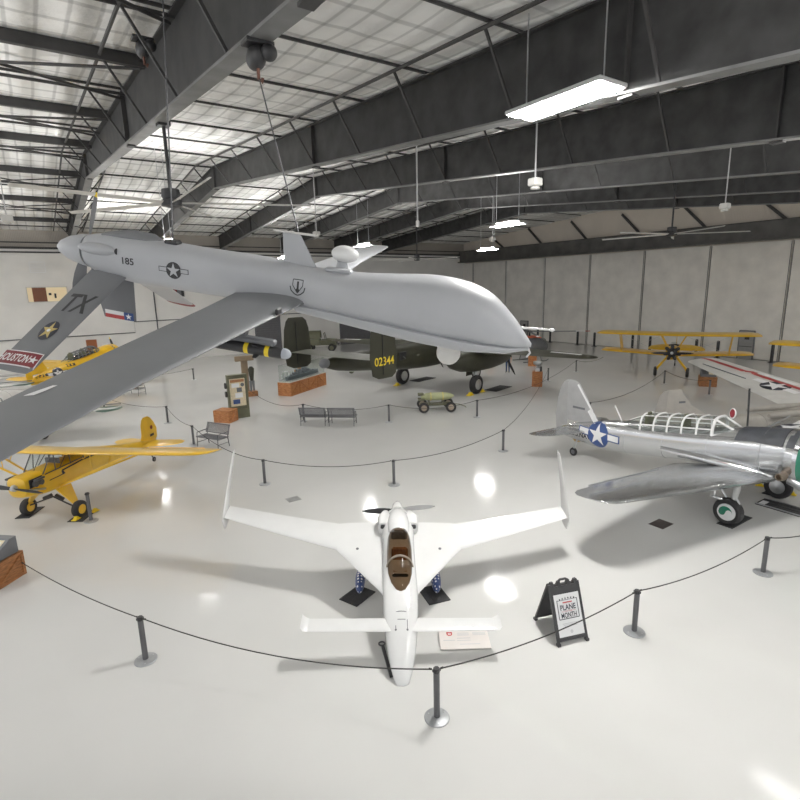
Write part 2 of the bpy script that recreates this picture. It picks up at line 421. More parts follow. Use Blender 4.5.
# openings in the left wall
def wall_panel(name, s0, s1, z0, z1, m, ribs=0, dt=0.0):
    g = G(); g.box(((s0+s1)/2, T_WALL-.04-dt, (z0+z1)/2), (s1-s0, .1, z1-z0))
    for k in range(ribs): g.box(((s0+s1)/2, T_WALL-.10-dt, z0+(k+.5)*(z1-z0)/ribs), (s1-s0-.04, .04, (z1-z0)/ribs*.8), ch=.015)
    return struct(st_obj(g, name, m, ang=0))
M['roll'] = mat('roll_door_grey', (.12,.12,.13), .5)
M['window_wall'] = emat('lit_room_wall', (.70,.56,.34), .35)
M['brown'] = mat('brown_door', (.17,.055,.02), .5)
wall_panel('door_13', 19.1, 22.0, 0, 3.85, M['roll'], 16)
wall_panel('door_14', 29.3, 33.5, 0, 3.85, M['roll'], 16)
wall_panel('door_15', 3.35, 4.2, 0, 2.5, mat('orange_brown_door', (.30,.09,.025), .5))
wall_panel('door_16', 24.0, 25.0, 0, 2.2, M['offwhite'])
def window(n, s0, s1, z0, z1, m, extra):
    o = wall_panel('window_%d' % n, s0, s1, z0, z1, m)
    g = G()
    for s in (s0, s1): g.box((s, T_WALL-.1, (z0+z1)/2), (.06, .1, z1-z0+.06))
    for z in (z0, z1): g.box(((s0+s1)/2, T_WALL-.1, z), (s1-s0, .1, .06))
    g.obj('frame', M['offwhite'], o, ang=0)
    for nm, a, b, za, zb, mm in extra:
        g = G(); g.box(((a+b)/2, T_WALL-.10, (za+zb)/2), (b-a, .03, zb-za)); g.obj(nm, mm, o, ang=0)
window(1, -.44, 2.5, 6.0, 7.25, M['window_wall'], [('door_beyond', -.05, .95, 6.03, 7.22, M['brown']), ('picture', 1.1, 1.3, 6.55, 6.75, M['black']), ('picture', 1.5, 1.65, 6.3, 6.7, M['black'])])
window(2, 10.4, 12.3, 6.1, 7.3, M['black'], [('curtain', 11.2, 11.6, 6.13, 7.27, M['maroon']), ('blind', 11.65, 12.0, 6.13, 7.0, M['slate'])])
g = G()
for z in (8.5, 9.35): g.box((.6, T_WALL-.03, z), (1.1, .05, .06))
for s in (.05, 1.15): g.box((s, T_WALL-.03, 8.92), (.06, .05, .9))
for k in range(5): g.box((.6, T_WALL-.03, 8.65+.13*k), (1.05, .04, .03))
tag(st_obj(g, 'wall_vent', M['paper'], ang=0), 'pale louvred vent outline high on the white wall above the lit window', 'vent')
# conduit drop beside the second window
g = G(); g.tube([(9.5, T_WALL-.1, 7.0), (9.5, T_WALL-.1, .2)], .06, 6); struct(st_obj(g, 'trim_6', M['darksteel']))

# ---------------------------------------------------------------- roof steel
ORD = ['nearest', 'second', 'third', 'fourth', 'fifth', 'sixth']
for i in range(6):
    s = 3.234 + 6.484*i
    root = thing('steel_rafter', '%s of the deep dark grey steel roof rafters counted from the camera' % ORD[i] if i < 5 else 'farthest dark grey steel roof rafter, next to the tan gable above the hangar doors', 'rafter', W(s, 0, 0), RZ, 'steel roof rafters')
    ts = [-13, -4, 5, 15, 24, 33, 44, T_WALL+.1]
    g = G(); g.rings([[(-.02, t, zbot(t)), (.02, t, zbot(t)), (.02, t, ztop(t)), (-.02, t, ztop(t))] for t in ts]); g.obj('web', M['beam'], root, ang=0)
    g = G(); g.rings([[(-.17, t, zbot(t)-.03), (.17, t, zbot(t)-.03), (.17, t, zbot(t)+.02), (-.17, t, zbot(t)+.02)] for t in ts]); g.obj('bottom_flange', M['flange'], root, ang=0)
    g = G(); g.rings([[(-.17, t, ztop(t)-.02), (.17, t, ztop(t)-.02), (.17, t, ztop(t)+.02), (-.17, t, ztop(t)+.02)] for t in ts]); g.obj('top_flange', M['beam'], root, ang=0)
    for t in (6.5, 19.8, 33, 46):
        g = G(); g.box((0, t, (zbot(t)+ztop(t))/2), (.30, .035, ztop(t)-zbot(t))); g.box((0, t, zbot(t)-.06), (.22, .3, .05)); g.obj('stiffener', M['purlin'], root, ang=0)
    for t in PURL[1:]:
        if t > 53: continue
        g = G(); g.beam((-1.07, t, ztop(t)+.02), (-.14, t, zbot(t)+.03), .055, .055); g.obj('flange_brace', M['purlin'], root, ang=0)
        if i < 2:
            g = G(); g.beam((1.07, t, ztop(t)+.02), (.14, t, zbot(t)+.03), .055, .055); g.obj('flange_brace', M['purlin'], root, ang=0)
    # eave stay up the wall knee
    g = G(); g.box((0, T_WALL-.5, zbot(T_WALL)-.05), (.36, .9, .12)); g.obj('knee_plate', M['flange'], root, ang=0)
n = 7
for k, t in enumerate(PURL):
    g = G(); h = .14 if t > 30 else .11
    g.box((17.2, t, ztop(t)+.13), (62.5, .055, h*.6))
    struct(st_obj(g, 'trim_%d' % n, M['purlin'], ang=0)); n += 1
for i in range(6):      # long bridging pipe beside each rafter
    s = 3.234 + 6.484*i
    for ds in ((-1.07, 1.07) if i < 1 else (-1.07,)):
        g = G(); g.tube([(s+ds, t, ztop(t)-.02) for t in (-10, 5, 15, 24, 33, 44, 55.4)], .045, 6)
        struct(st_obj(g, 'trim_%d' % n, M['purlin'])); n += 1
# cross-braced bay left of the nearest rafter
for k in range(3, 17):
    t = PURL[k]; g = G(); g.box((-.1, t, ztop(t)-.02), (6.6, .16, .24) if k % 2 == 0 else (6.6, .05, .08)); struct(st_obj(g, 'trim_%d' % n, M['purlin'], ang=0)); n += 1
for k in range(4, 16, 2):
    ta, tb = PURL[k], PURL[k+1]
    g = G()
    g.tube([(-3.2, ta, ztop(ta)-.16), (3.1, tb, ztop(tb)-.16)], .04, 6); g.tube([(-3.2, tb, ztop(tb)-.16), (3.1, ta, ztop(ta)-.16)], .04, 6)
    struct(st_obj(g, 'trim_%d' % n, M['purlin'])); n += 1

# ---------------------------------------------------------------- lights
M['lamp'] = emat('lamp_lens', (1.0, .985, .95), LAMP)
M['lamp_over'] = emat('lamp_lens_overhead', (1.0, .985, .95), 100.0)
M['lamp_dim'] = emat('lamp_lens_dim', (1.0, .985, .95), 15.0)
M['lamp_key'] = emat('lamp_lens_bright', (1.0, .985, .95), KEY)
M['ceiling_fill'] = emat('added_fill_panel', (1.0, .985, .95), UPFILL)  # added upward glow that brightens the roof insulation
M['lampbody'] = mat('lamp_housing', (.5,.5,.5), .4)
def fixture(s, t, z, label, size=1.0):
    root = thing('ceiling_light', label, 'ceiling light', W(s, t, z), RZ, 'two-strip hanging ceiling lights', scale=size)
    g = G(); g.box((0, 0, .05), (.62, 1.75, .06), ch=.015); g.box((0, 0, .1), (.25, 1.2, .06)); g.obj('housing', M['lampbody'], root, ang=0)
    g = G(); g.box((0, 0, .14), (.22, 1.16, .02)); g.obj('added_fill_panel', M['ceiling_fill'] if size == 1 else M['lampbody'], root, ang=0)  # glowing panel added on top to brighten the ceiling; plain on the large light
    for x in (-.165, .165):
        g = G(); g.box((x, 0, .012), (.21, 1.64, .02)); g.obj('lens', M['lamp_key'] if size > 1 else M['lamp_over'] if t == .2 else M['lamp_dim'] if t < 8 and s < 20 else M['lamp'], root, ang=0)
    zt = (ztop(t)+.1-z)/size
    for y in (-.7, .7):
        g = G(); g.tube([(0, y, .1), (0, y, zt)], .012, 5); g.obj('hanging_cable', M['steel'], root)
names = {(9.0,7.45): 'large twin-strip ceiling light hanging in front of the second rafter, nearest to the camera',
 (18.3,18.0): 'twin-strip ceiling light hanging under the fourth rafter, above the silver trainer tail',
 (27.8,29.3): 'small twin-strip ceiling light far off above the nose of the hanging grey drone',
 (16.75,40.5): 'far twin-strip ceiling light just above the middle of the hanging grey drone',
 (18.1,30.6): 'far twin-strip ceiling light above the wing root dome of the grey drone',
 (5.6,27.55): 'twin-strip ceiling light near the yellow-tipped drone propeller, close to the left wall'}
for (s, t), lb in names.items(): fixture(s, t, {5.6: 8.86, 27.8: 9.05, 16.75: 9.0, 9.0: 10.0}.get(s, 9.2), lb, 1.31 if s == 9.0 else 1.0)
extra = [(6.5,44.5,'near the left wall between the first two rafters'),(17.3,4.6,'just past the right edge before the fourth rafter'),(18.0,-7,'behind the camera on the right'),(6.6,-7,'behind the camera'),(6.9,.2,'above and right of the camera, out of view'),
 (29.6,5.7,'far past the right edge under the fifth rafter'),(41,5.0,'beyond the right edge near the hangar doors'),(-5,18.4,'outside the left edge, nearest row'),(-5,31,'outside the left edge, middle row'),(-5,5.7,'left of and behind the camera'),(-5,44,'outside the left edge by the left wall')]
for s, t, w in extra: fixture(s, t, 9.2, 'twin-strip ceiling light hanging ' + w)

# ---------------------------------------------------------------- hanging fans, sensors, hoist
M['fanblade'] = mat('fan_blade_white', (.62,.61,.58), .4)
def fan(s, t, z, a0, r, top, label):
    root = thing('industrial_fan', label, 'ceiling fan', W(s, t, z), RZ, 'five-blade industrial ceiling fans')
    g = G(); g.lathe([(.12,.30),(.22,.28),(.24,.1),(.2,.02),(.26,0),(.26,-.14),(.1,-.18)], n=18); g.obj('hub', M['black'], root)
    g = G(); g.tube([(0,0,.28),(0,0,top-z)], .045, 8); g.box((0,0,top-z-.05), (.3,.3,.1)); g.obj('down_rod', M['black'], root)
    for k in range(5):
        a = a0 + k*2*PI/5; c, q = math.cos(a), math.sin(a)
        g = G(); g.rings([[Vector((c*d - q*y*w, q*d + c*y*w, -.06+h+(.03*y))) for y, h in ((-1,0),(0,.028),(1,0),(0,-.012))] for d, w in ((.2,.06),(.5,.09),(r-.3,.075),(r,.06))])
        g.obj('blade', M['fanblade'], root)
fan(3.35, 15.5, 8.95, R(-18), 3.65, zbot(15.5), 'big five-blade ceiling fan on a black rod above the grey drone tail')
fan(27.3, 15.3, 8.95, R(-44), 3.65, 12.0, 'five-blade ceiling fan near the right edge, in front of the hangar door header')
fan(27.0, 36.9, 8.85, R(8), 3.65, 12.3, 'far ceiling fan seen edge-on above the nose of the grey drone')
def sensor(s, t, z, label, big=1.0):
    root = thing('hanging_sensor', label, 'sensor box', W(s, t, z), RZ, 'white boxes hung on thin rods')
    g = G(); g.box((0,0,.12), (.30*big,.30*big,.2*big), ch=.03); g.lathe([(.09,0.02),(.13,-.03),(.12,-.06)], n=14); g.obj('box', M['offwhite'], root, ang=30)
    g = G(); g.tube([(0,0,.2),(0,0,ztop(t)-z)], .022, 6); g.obj('rod', M['lampbody'], root)
sensor(11.6, 10.4, 9.15, 'white sensor box on a rod right of the large ceiling light')
sensor(21.9, 10.3, 9.15, 'white sensor box on a rod above the yellow biplane, left of the right edge fan')
sensor(12.05, 24.9, 9.15, 'white sensor box on a rod above the grey drone dome antenna')
sensor(23.2, 24.0, 9.15, 'small white sensor box on a rod above the lit strip over the drone nose')
sensor(-.43, 25.4, 9.3, 'white sensor box on a thick rod at the left edge by the cross-braced bay', 1.3)
# long white pipe hung in front of the frames
root = thing('hanging_rod', 'long thin pale rod hanging from the roof above the drone nose', 'rod', W(12.2, 16.6, 8.8), RZ)
g = G(); g.tube([(0,0,.15),(0,0,ztop(16.6)-8.8+.1)], .028, 6); g.obj('rod', M['lampbody'], root)
g = G(); g.lathe([(.03,.2),(.07,.16),(.07,0),(.05,-.04),(.01,-.05)], n=12); g.obj('tip', M['offwhite'], root)
for s, t, lb in ((3.23, 8.3, 'black chain hoist clamped under the nearest rafter, holding the drone cable'), (3.0, 17.4, 'black beam clamp high on the near side of the nearest rafter')):
    root = thing('chain_hoist', lb, 'hoist', W(s, t, zbot(t)-.09) if s > 3.1 else W(2.62, 13.2, 11.75), RZ)
    g = G(); g.ell((0,.1,-.12), (.14,.22,.17)); g.ell((.12,-.12,-.1), (.12,.12,.12)); g.box((0,0,.03), (.42,.28,.06), ch=.01); g.obj('body', M['black'], root)
    g = G(); g.tube([(0,.05,-.28),(.0,.05,-.42),(.05,.05,-.46),(.06,.05,-.40)], .025, 6); g.obj('hook', mat('rust_hook', (.16,.07,.05), .5, .5), root)
# ================================================================== aircraft
def insignia(o, ex, ey, r, parent, bvh, dark, white, bars=True, label=None, D=1.5, off=.006, L=.1, bare=False):
    ly = []
    if bars:
        ly.append((rect2(-2*r-.06*r, -.27*r, 2.06*r, .36*r) + disc2(r*1.06), dark))
        ly.append((rect2(-2*r+.04*r, -.19*r, -.93*r, .28*r) + rect2(.93*r, -.19*r, 1.96*r, .28*r), white))
        ly.append((disc2(r), dark))
    else: ly.append((disc2(r), dark))
    ly.append((star2(r*.95), white))
    return decal('star_insignia', ly, o, ex, ey, parent, bvh, off, L, D, label)
def wheel(parent, c, r, w, hubm, tirem=None, axis=(0,1,0), name='wheel'):
    g = G(); c = Vector(c); ax = Vector(axis)
    g.lathe([(r*.55,-w*.42),(r*.80,-w*.5),(r*.95,-w*.36),(r,-w*.12),(r,w*.12),(r*.95,w*.36),(r*.80,w*.5),(r*.55,w*.42)], c, ax, 28, True)
    o = g.obj(name, tirem or M['rubber'], parent, 40)
    for sg in (1, -1):
        g = G(); g.lathe([(r*.56, sg*w*.40),(r*.54, sg*w*.46),(r*.30, sg*w*.50),(r*.12, sg*w*.56),(.01, sg*w*.57)], c, ax, 24); g.obj('hub', hubm, o, 30)
    return o
def blade(parent, root, tip, chord, name, m, twist=.5, tipm=None, frac=.86, axis=(1,0,0)):
    """one propeller blade from the hub to its tip"""
    root, tip = Vector(root), Vector(tip); d = (tip-root).normalized(); ax = Vector(axis); side = ax.cross(d).normalized()
    def ring(f):
        w = chord*(.45+1.6*f-1.75*f*f) if f < .95 else chord*.22; tw = twist*(1-f)+.15
        e = side*math.cos(tw)+ax*math.sin(tw); nn = d.cross(e); p = root.lerp(tip, f)
        return [p+e*w*.5, p+nn*w*.09, p-e*w*.5, p-nn*w*.09]
    F = [0,.12,.3,.5,.7,frac] + ([] if tipm else [.95,1])
    g = G(); g.rings([ring(f) for f in F]); o = g.obj(name, m, parent, 50)
    if tipm:
        g = G(); g.rings([ring(f) for f in (frac,.95,1)]); g.obj('blade_tip', tipm, o, 50)
    return o
def matpad(x, y, sx, sy, rz, label, group=None, z=0.0):
    g = G(); g.box((0,0,.012), (sx,sy,.024), ch=.006)
    for k in range(5): g.box((-sx*.4+k*sx*.2, 0, .026), (sx*.05, sy*.9, .006))
    return tag(g.obj('floor_mat', M['matrub'], None, 0, (x,y,z), rz), label, 'floor mat', group)
def chock(x, y, rz, label, z=.024, group=None, size=1.0):
    g = G(); g.prism([(-.11,-.05,0),(.0,-.05,.10),(.04,-.05,.10),(.11,-.05,0)], (0,.1,0)); g.box((0,0,.015), (.24,.15,.03), ch=.008)
    o = tag(g.obj('wheel_chock', M['chock'], None, 0, (x,y,z), rz), label, 'wheel chock', group); o.scale = (size,)*3; return o

# ------------------------------------------------------------------ hanging grey drone
DRP, DRE = (-1.80, 8.66, 6.66), (.180, .160, -.180)
def make_drone():
    root = thing('grey_drone', 'large grey unmanned aircraft hung from the roof, nose right, with yellow-tipped pusher propeller', 'drone', DRP, rot=DRE)
    st = [(3.98,-.36,.03,.03,.03,2),(3.88,-.32,.18,.10,.09,2),(3.66,-.26,.34,.28,.17,2.1),(3.3,-.19,.46,.50,.26,2.2),(2.9,-.13,.53,.58,.32,2.3),(2.4,-.09,.55,.57,.36,2.4),
          (1.8,-.05,.52,.47,.37,2.4),(1.2,-.03,.46,.39,.36,2.4),(.5,.0,.40,.35,.34,2.6),(-.4,.03,.37,.37,.34,2.8),(-1.4,.04,.36,.37,.35,2.8),(-2.4,.06,.36,.38,.37,2.8),(-2.95,.08,.34,.37,.35,2.6),(-3.33,.09,.29,.31,.30,2.3),(-3.45,.10,.25,.27,.26,2.1)]
    st2 = G.smooth(st, 4)
    body = G(); body.fus(st2, 40); bv = body.bvh(); body.obj('fuselage', M['drone'], root, 40)
    # underside tray with the chine along the nose
    g = G(); g.fus([(3.95,-.39,.08,.02,.06,2),(3.6,-.37,.37,.015,.14,2.2),(3.0,-.33,.54,.015,.23,2.3),(2.2,-.28,.57,.015,.25,2.3),(1.2,-.23,.47,.015,.22,2.3),(.3,-.20,.37,.015,.17,2.3)], 28); g.obj('belly_tray', M['drone'], root, 40)
    for sg in (1, -1):
        y0 = .25*sg
        Z = -.16
        q = .006 if sg > 0 else .006
        stt = [((.52,y0,Z),1.26,.16),((.45,.42*sg,Z+.02),1.12,.15),((.36,1.4*sg,Z-.01+q*1.4),1.00,.14),((.16,4*sg,Z-.07+q*4),.79,.13),((.08,6.9*sg,Z-.14+q*6.9),.62,.12),((.04,7.6*sg,Z-.16+q*7.6),.5,.10),((.0,7.75*sg,Z-.16+q*7.75),.3,.08)]
        g = G(); g.foil(stt, m=12); w = g.obj('wing', M['drone'] if sg > 0 else M['drone2'], root, 40)  # near wing has its shade put into the colour, far wing stays lighter
        if sg < 0: wb = g.bvh()
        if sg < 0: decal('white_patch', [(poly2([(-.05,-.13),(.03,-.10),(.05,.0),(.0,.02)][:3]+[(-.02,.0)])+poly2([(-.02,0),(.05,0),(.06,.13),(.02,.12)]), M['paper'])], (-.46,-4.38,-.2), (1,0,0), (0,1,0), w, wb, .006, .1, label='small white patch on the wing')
        # pylon and rail under each wing
        g = G(); g.prism([(.22,1.75*sg-.04,-.16),(-.25,1.75*sg-.04,-.16),(-.20,1.75*sg-.04,-.33),(.18,1.75*sg-.04,-.33)], (0,.1,0)); py = g.obj('pylon', M['drone2'], root, 0)
        g = G(); g.box((.10,1.75*sg,-.36), (1.0,.12,.08), ch=.02); g.obj('launch_rail', M['slate'], py, 0)
    # inverted tail surfaces
    def tailp(sg, m):
        g = G(); N = Vector((0,-.55*sg,.83)).normalized()*1
        a, b = Vector((-2.62,.24*sg,-.16)), Vector((-2.90,2.16*sg,-1.27))
        d = (b-a).normalized(); nn = Vector((1,0,0)).cross(d).normalized()
        if nn.z < 0: nn = -nn
        g.foil([(a.lerp(b,f)+Vector((0,0,0)), lerp(.70,.60,f), .10) for f in (0,.5,.96)] + [(b+Vector((-.05,0,0)), .50, .07)], nn, 10)
        return g, g.obj('tail_plane', m, root, 40), a, b, d, nn
    g, tp, a, b, d, nn = tailp(-1, M['drone2']); tb = g.bvh()  # near tail plane painted in the shaded grey
    def on_tail(f, xoff): return a.lerp(b, f) + Vector((xoff,0,0))
    ey = Vector((-1,0,0)); 
    # lettering reads along the chord with its top towards the root
    exx = Vector((1,0,0)); eyy = -d
    decal('tail_letters', [(text2('TX', .40, 0, 0, .62, .10, .02), M['black'])], on_tail(.36,-.33), exx, eyy, tp, tb, .006, .1, 1)
    decal('gold_star_roundel', [([tuple((p[0]*.8,p[1]*1.15) for p in t) for t in disc2(.17)], M['navy']), ([tuple((p[0]*.8,p[1]*1.15) for p in t) for t in star2(.16)], M['gold']), (disc2(.03), M['paper'])], on_tail(.64,-.32), exx, eyy, tp, tb, .006, .1, 1)
    decal('city_band', [(rect2(-.34,-.14,.29,.14), M['paper']), (rect2(-.33,-.12,.28,.12), M['maroon']),
          (text2('HOUSTON', .14, -.115, 0, .55, .12, .02) + star2(.075, .205, 0), M['paper'])], on_tail(.90,-.31), exx, eyy, tp, tb, .006, .1, 1)
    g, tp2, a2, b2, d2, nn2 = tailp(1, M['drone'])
    g = G(); g.foil([(a2.lerp(b2,.92)+Vector((.006,0,0)),.625,.13),(a2.lerp(b2,.97)+Vector((.006,0,0)),.615,.13)], nn2, 10); g.obj('red_tip_band', M['maroon'], tp2, 40)
    # ventral fin with a flag along its lower edge
    g = G(); g.foil([((-2.72,0,-.2),.80,.09),((-2.74,0,-.80),.68,.09),((-2.75,0,-1.02),.62,.08)], (0,1,0), 9); vf = g.obj('ventral_fin', M['drone2'], root, 40); vb = g.bvh()
    fl = [(rect2(-.28,0,.10,.07), M['paper']), (rect2(-.28,-.07,.10,0), M['red']), (rect2(.10,-.07,.28,.07), M['blue']), (star2(.06,.19,0), M['paper'])]
    decal('flag', fl, (-3.06,-.0,-.95), (1,0,0), (0,0,1), vf, vb, .006, .08, 1)
    # pusher propeller
    g = G(); g.lathe([(.27,0),(.26,.12),(.21,.34),(.12,.53),(.04,.62),(.0,.63)], (-3.47,0,.10), (-1,0,0), 24); g.obj('spinner', M['drone'], root, 40)
    blade(root, (-3.57,.1,.26), (-3.57,.42,1.0), .24, 'propeller_blade', M['drone2'], .35, M['chock'], .9)
    blade(root, (-3.57,-.1,-.06), (-3.57,-.42,-.80), .24, 'propeller_blade', M['drone2'], .9, M['chock'], .9)
    # engine blisters, intake, antenna fin and dome
    for sg in (1, -1):
        g = G(); g.ell((-3.08,.31*sg,.22), (.36,.12,.095), 16, 10); bl = g.obj('engine_blister', M['drone'], root, 50)
        g = G(); g.lathe([(.0,0),(.05,.005),(.055,.03)], (-2.745,.32*sg,.22), (1,0,0), 12); g.obj('blister_intake', M['black'], bl, 40)
    g = G(); g.fus([(-2.0,.36,.02,.02,.1,2),(-2.3,.42,.16,.1,.1,2),(-2.7,.44,.2,.10,.1,2),(-3.1,.40,.16,.06,.1,2),(-3.35,.34,.03,.03,.05,2)], 18); g.obj('intake_hump', M['drone2'], root, 40)
    g = G(); g.box((-1.9,-.05,.44), (.24,.18,.08), ch=.03); g.obj('hoist_fitting', M['black'], root, 30)
    g = G(); g.foil([((.56,0,.28),.58,.10),((.25,0,.80),.30,.10),((.22,0,.82),.26,.08)], (0,1,0), 8); af = g.obj('antenna_fin', M['drone'], root, 40)
    g = G(); g.tube([(.47,0,.83),(-.20,0,.83)], .018, 8); g.ell((.48,0,.83),(.035,.025,.025),8,6); g.obj('antenna_rod', M['offwhite'], af)
    g = G(); g.lathe([(.11,0),(.10,.08),(.08,.15),(.10,.20)], (.86,.22,.30), (0,0,1), 18); dm = g.obj('dome_pedestal', M['drone'], root, 40)
    g = G(); g.ell((.90,.22,.58), (.22,.17,.13), 22, 14); g.obj('dome', M['white'], dm, 60)
    g = G(); g.box((.90,-.08,.37), (.42,.16,.06), ch=.02); g.obj('access_plate', M['drone'], root, 20)
    # nose sensor turret and probe
    g = G(); g.lathe([(.20,.1),(.20,-.03),(.17,-.06)], (2.75,-.02,-.56), (0,0,1), 22); g.ell((2.75,-.02,-.68), (.19,.19,.19), 24, 16); tu = g.obj('sensor_turret', M['offwhite'], root, 50)
    g = G(); g.lathe([(.07,0),(.07,.01),(0,.012)], (2.86,-.10,-.74), (.6,-.6,-.35), 14); g.obj('sensor_window', M['black'], tu, 40)
    g = G(); g.tube([(3.72,.22,-.18),(4.05,.28,-.16),(4.27,.32,-.16)], [.022,.018,.012], 8); g.ell((4.27,.32,-.16),(.045,.028,.028),10,8); g.obj('nose_probe', M['white'], root, 50)
    g = G(); g.tube([(3.93,.1,-.40),(4.0,.12,-.52),(3.96,.14,-.6)], .016, 6); g.obj('tie_ring', M['white'], root, 50)
    # markings
    insignia((-1.72,-.4,.06), (1,0,0), (0,0,1), .125, root, bv, M['black'], M['drone'], label='dark outlined star and bar insignia')
    decal('tail_number', [(text2('185', .11, 0, 0, 1.1, 0, .02) , M['black'])], (-2.52,-.4,.10), (1,0,0), (0,0,1), root, bv, .006, .06)
    sh = [tuple((a*.8, b*.8) for a, b in t) for t in line2([(-.10,.13),(.10,.13),(.10,.02),(.0,-.12),(-.10,.02),(-.10,.13)], .016) + line2([(-.15,.0),(-.13,-.08),(-.06,-.14),(0,-.16),(.06,-.14),(.13,-.08),(.15,.0)], .022) + rect2(-.016,-.10,.024,.10) + disc2(.04,0,-.07)]
    decal('unit_shield', [(sh, M['black'])], (.36,-.4,.10), (1,0,0), (0,0,1), root, bv, .006, .05)
    g = G(); g.box((.38,-1.15,-.10), (.04,.16,.10), ch=.02); g.obj('wing_vane', M['black'], root, 20)
    return root
make_drone()
# missile hung under the near wing, cables
def dmat(): return Matrix.Translation(Vector(DRP)) @ Euler(DRE).to_matrix().to_4x4()
def make_missile(y, label):
    p = dmat() @ Vector((.10, y, -.485))
    root = thing('missile', label, 'missile', p, rot=DRE, group='black missiles under the drone wings', scale=.86)
    g = G(); g.lathe([(.088,-.80),(.09,-.6),(.09,.62),(.085,.70)], (0,0,0), (1,0,0), 24); g.obj('body', M['black'], root, 40)
    g = G(); g.lathe([(.085,.70),(.08,.76),(.06,.80),(.03,.825),(.0,.83)], (0,0,0), (1,0,0), 24); g.obj('seeker_dome', mat('seeker_grey', (.42,.45,.5), .25), root, 60)
    for x in (-.48, .12, .46):
        g = G(); g.lathe([(.0915,x-.035),(.0925,x-.03),(.0925,x+.03),(.0915,x+.035)], (0,0,0), (1,0,0), 24, False); g.obj('yellow_band', M['chock'], root, 40)
    for k in range(4):
        a = PI/4+k*PI/2; c, q = math.cos(a), math.sin(a)
        g = G(); g.prism([(-.45,c*.085,q*.085),(-.78,c*.085,q*.085),(-.78,c*.18,q*.18),(-.62,c*.18,q*.18)], (0,-q*.012,c*.012)); g.obj('fin', M['black'], root, 0)
        g = G(); g.prism([(.34,c*.085,q*.085),(.24,c*.085,q*.085),(.24,c*.15,q*.15),(.30,c*.15,q*.15)], (0,-q*.012,c*.012)); g.obj('fin', M['black'], root, 0)
    return root
make_missile(-1.75, 'black missile with three yellow bands hung under the near wing of the drone')
make_missile(1.75, 'black missile under the far wing of the drone, mostly hidden behind its body')
for lx, label, top in ((-1.9, 'thin cable holding up the grey drone near its tail', (-3.3, 8.9, 11.95)), (.35, 'thin cable from the chain hoist to the grey drone wing root', W(3.23, 8.36, zbot(8.3)-.45))):
    p = dmat() @ Vector((lx, -.05 if lx < 0 else 0, .44 if lx < 0 else .38))
    g = G(); g.tube([p, Vector(top)], .012, 5); tag(g.obj('suspension_cable', M['darksteel']), label, 'cable')

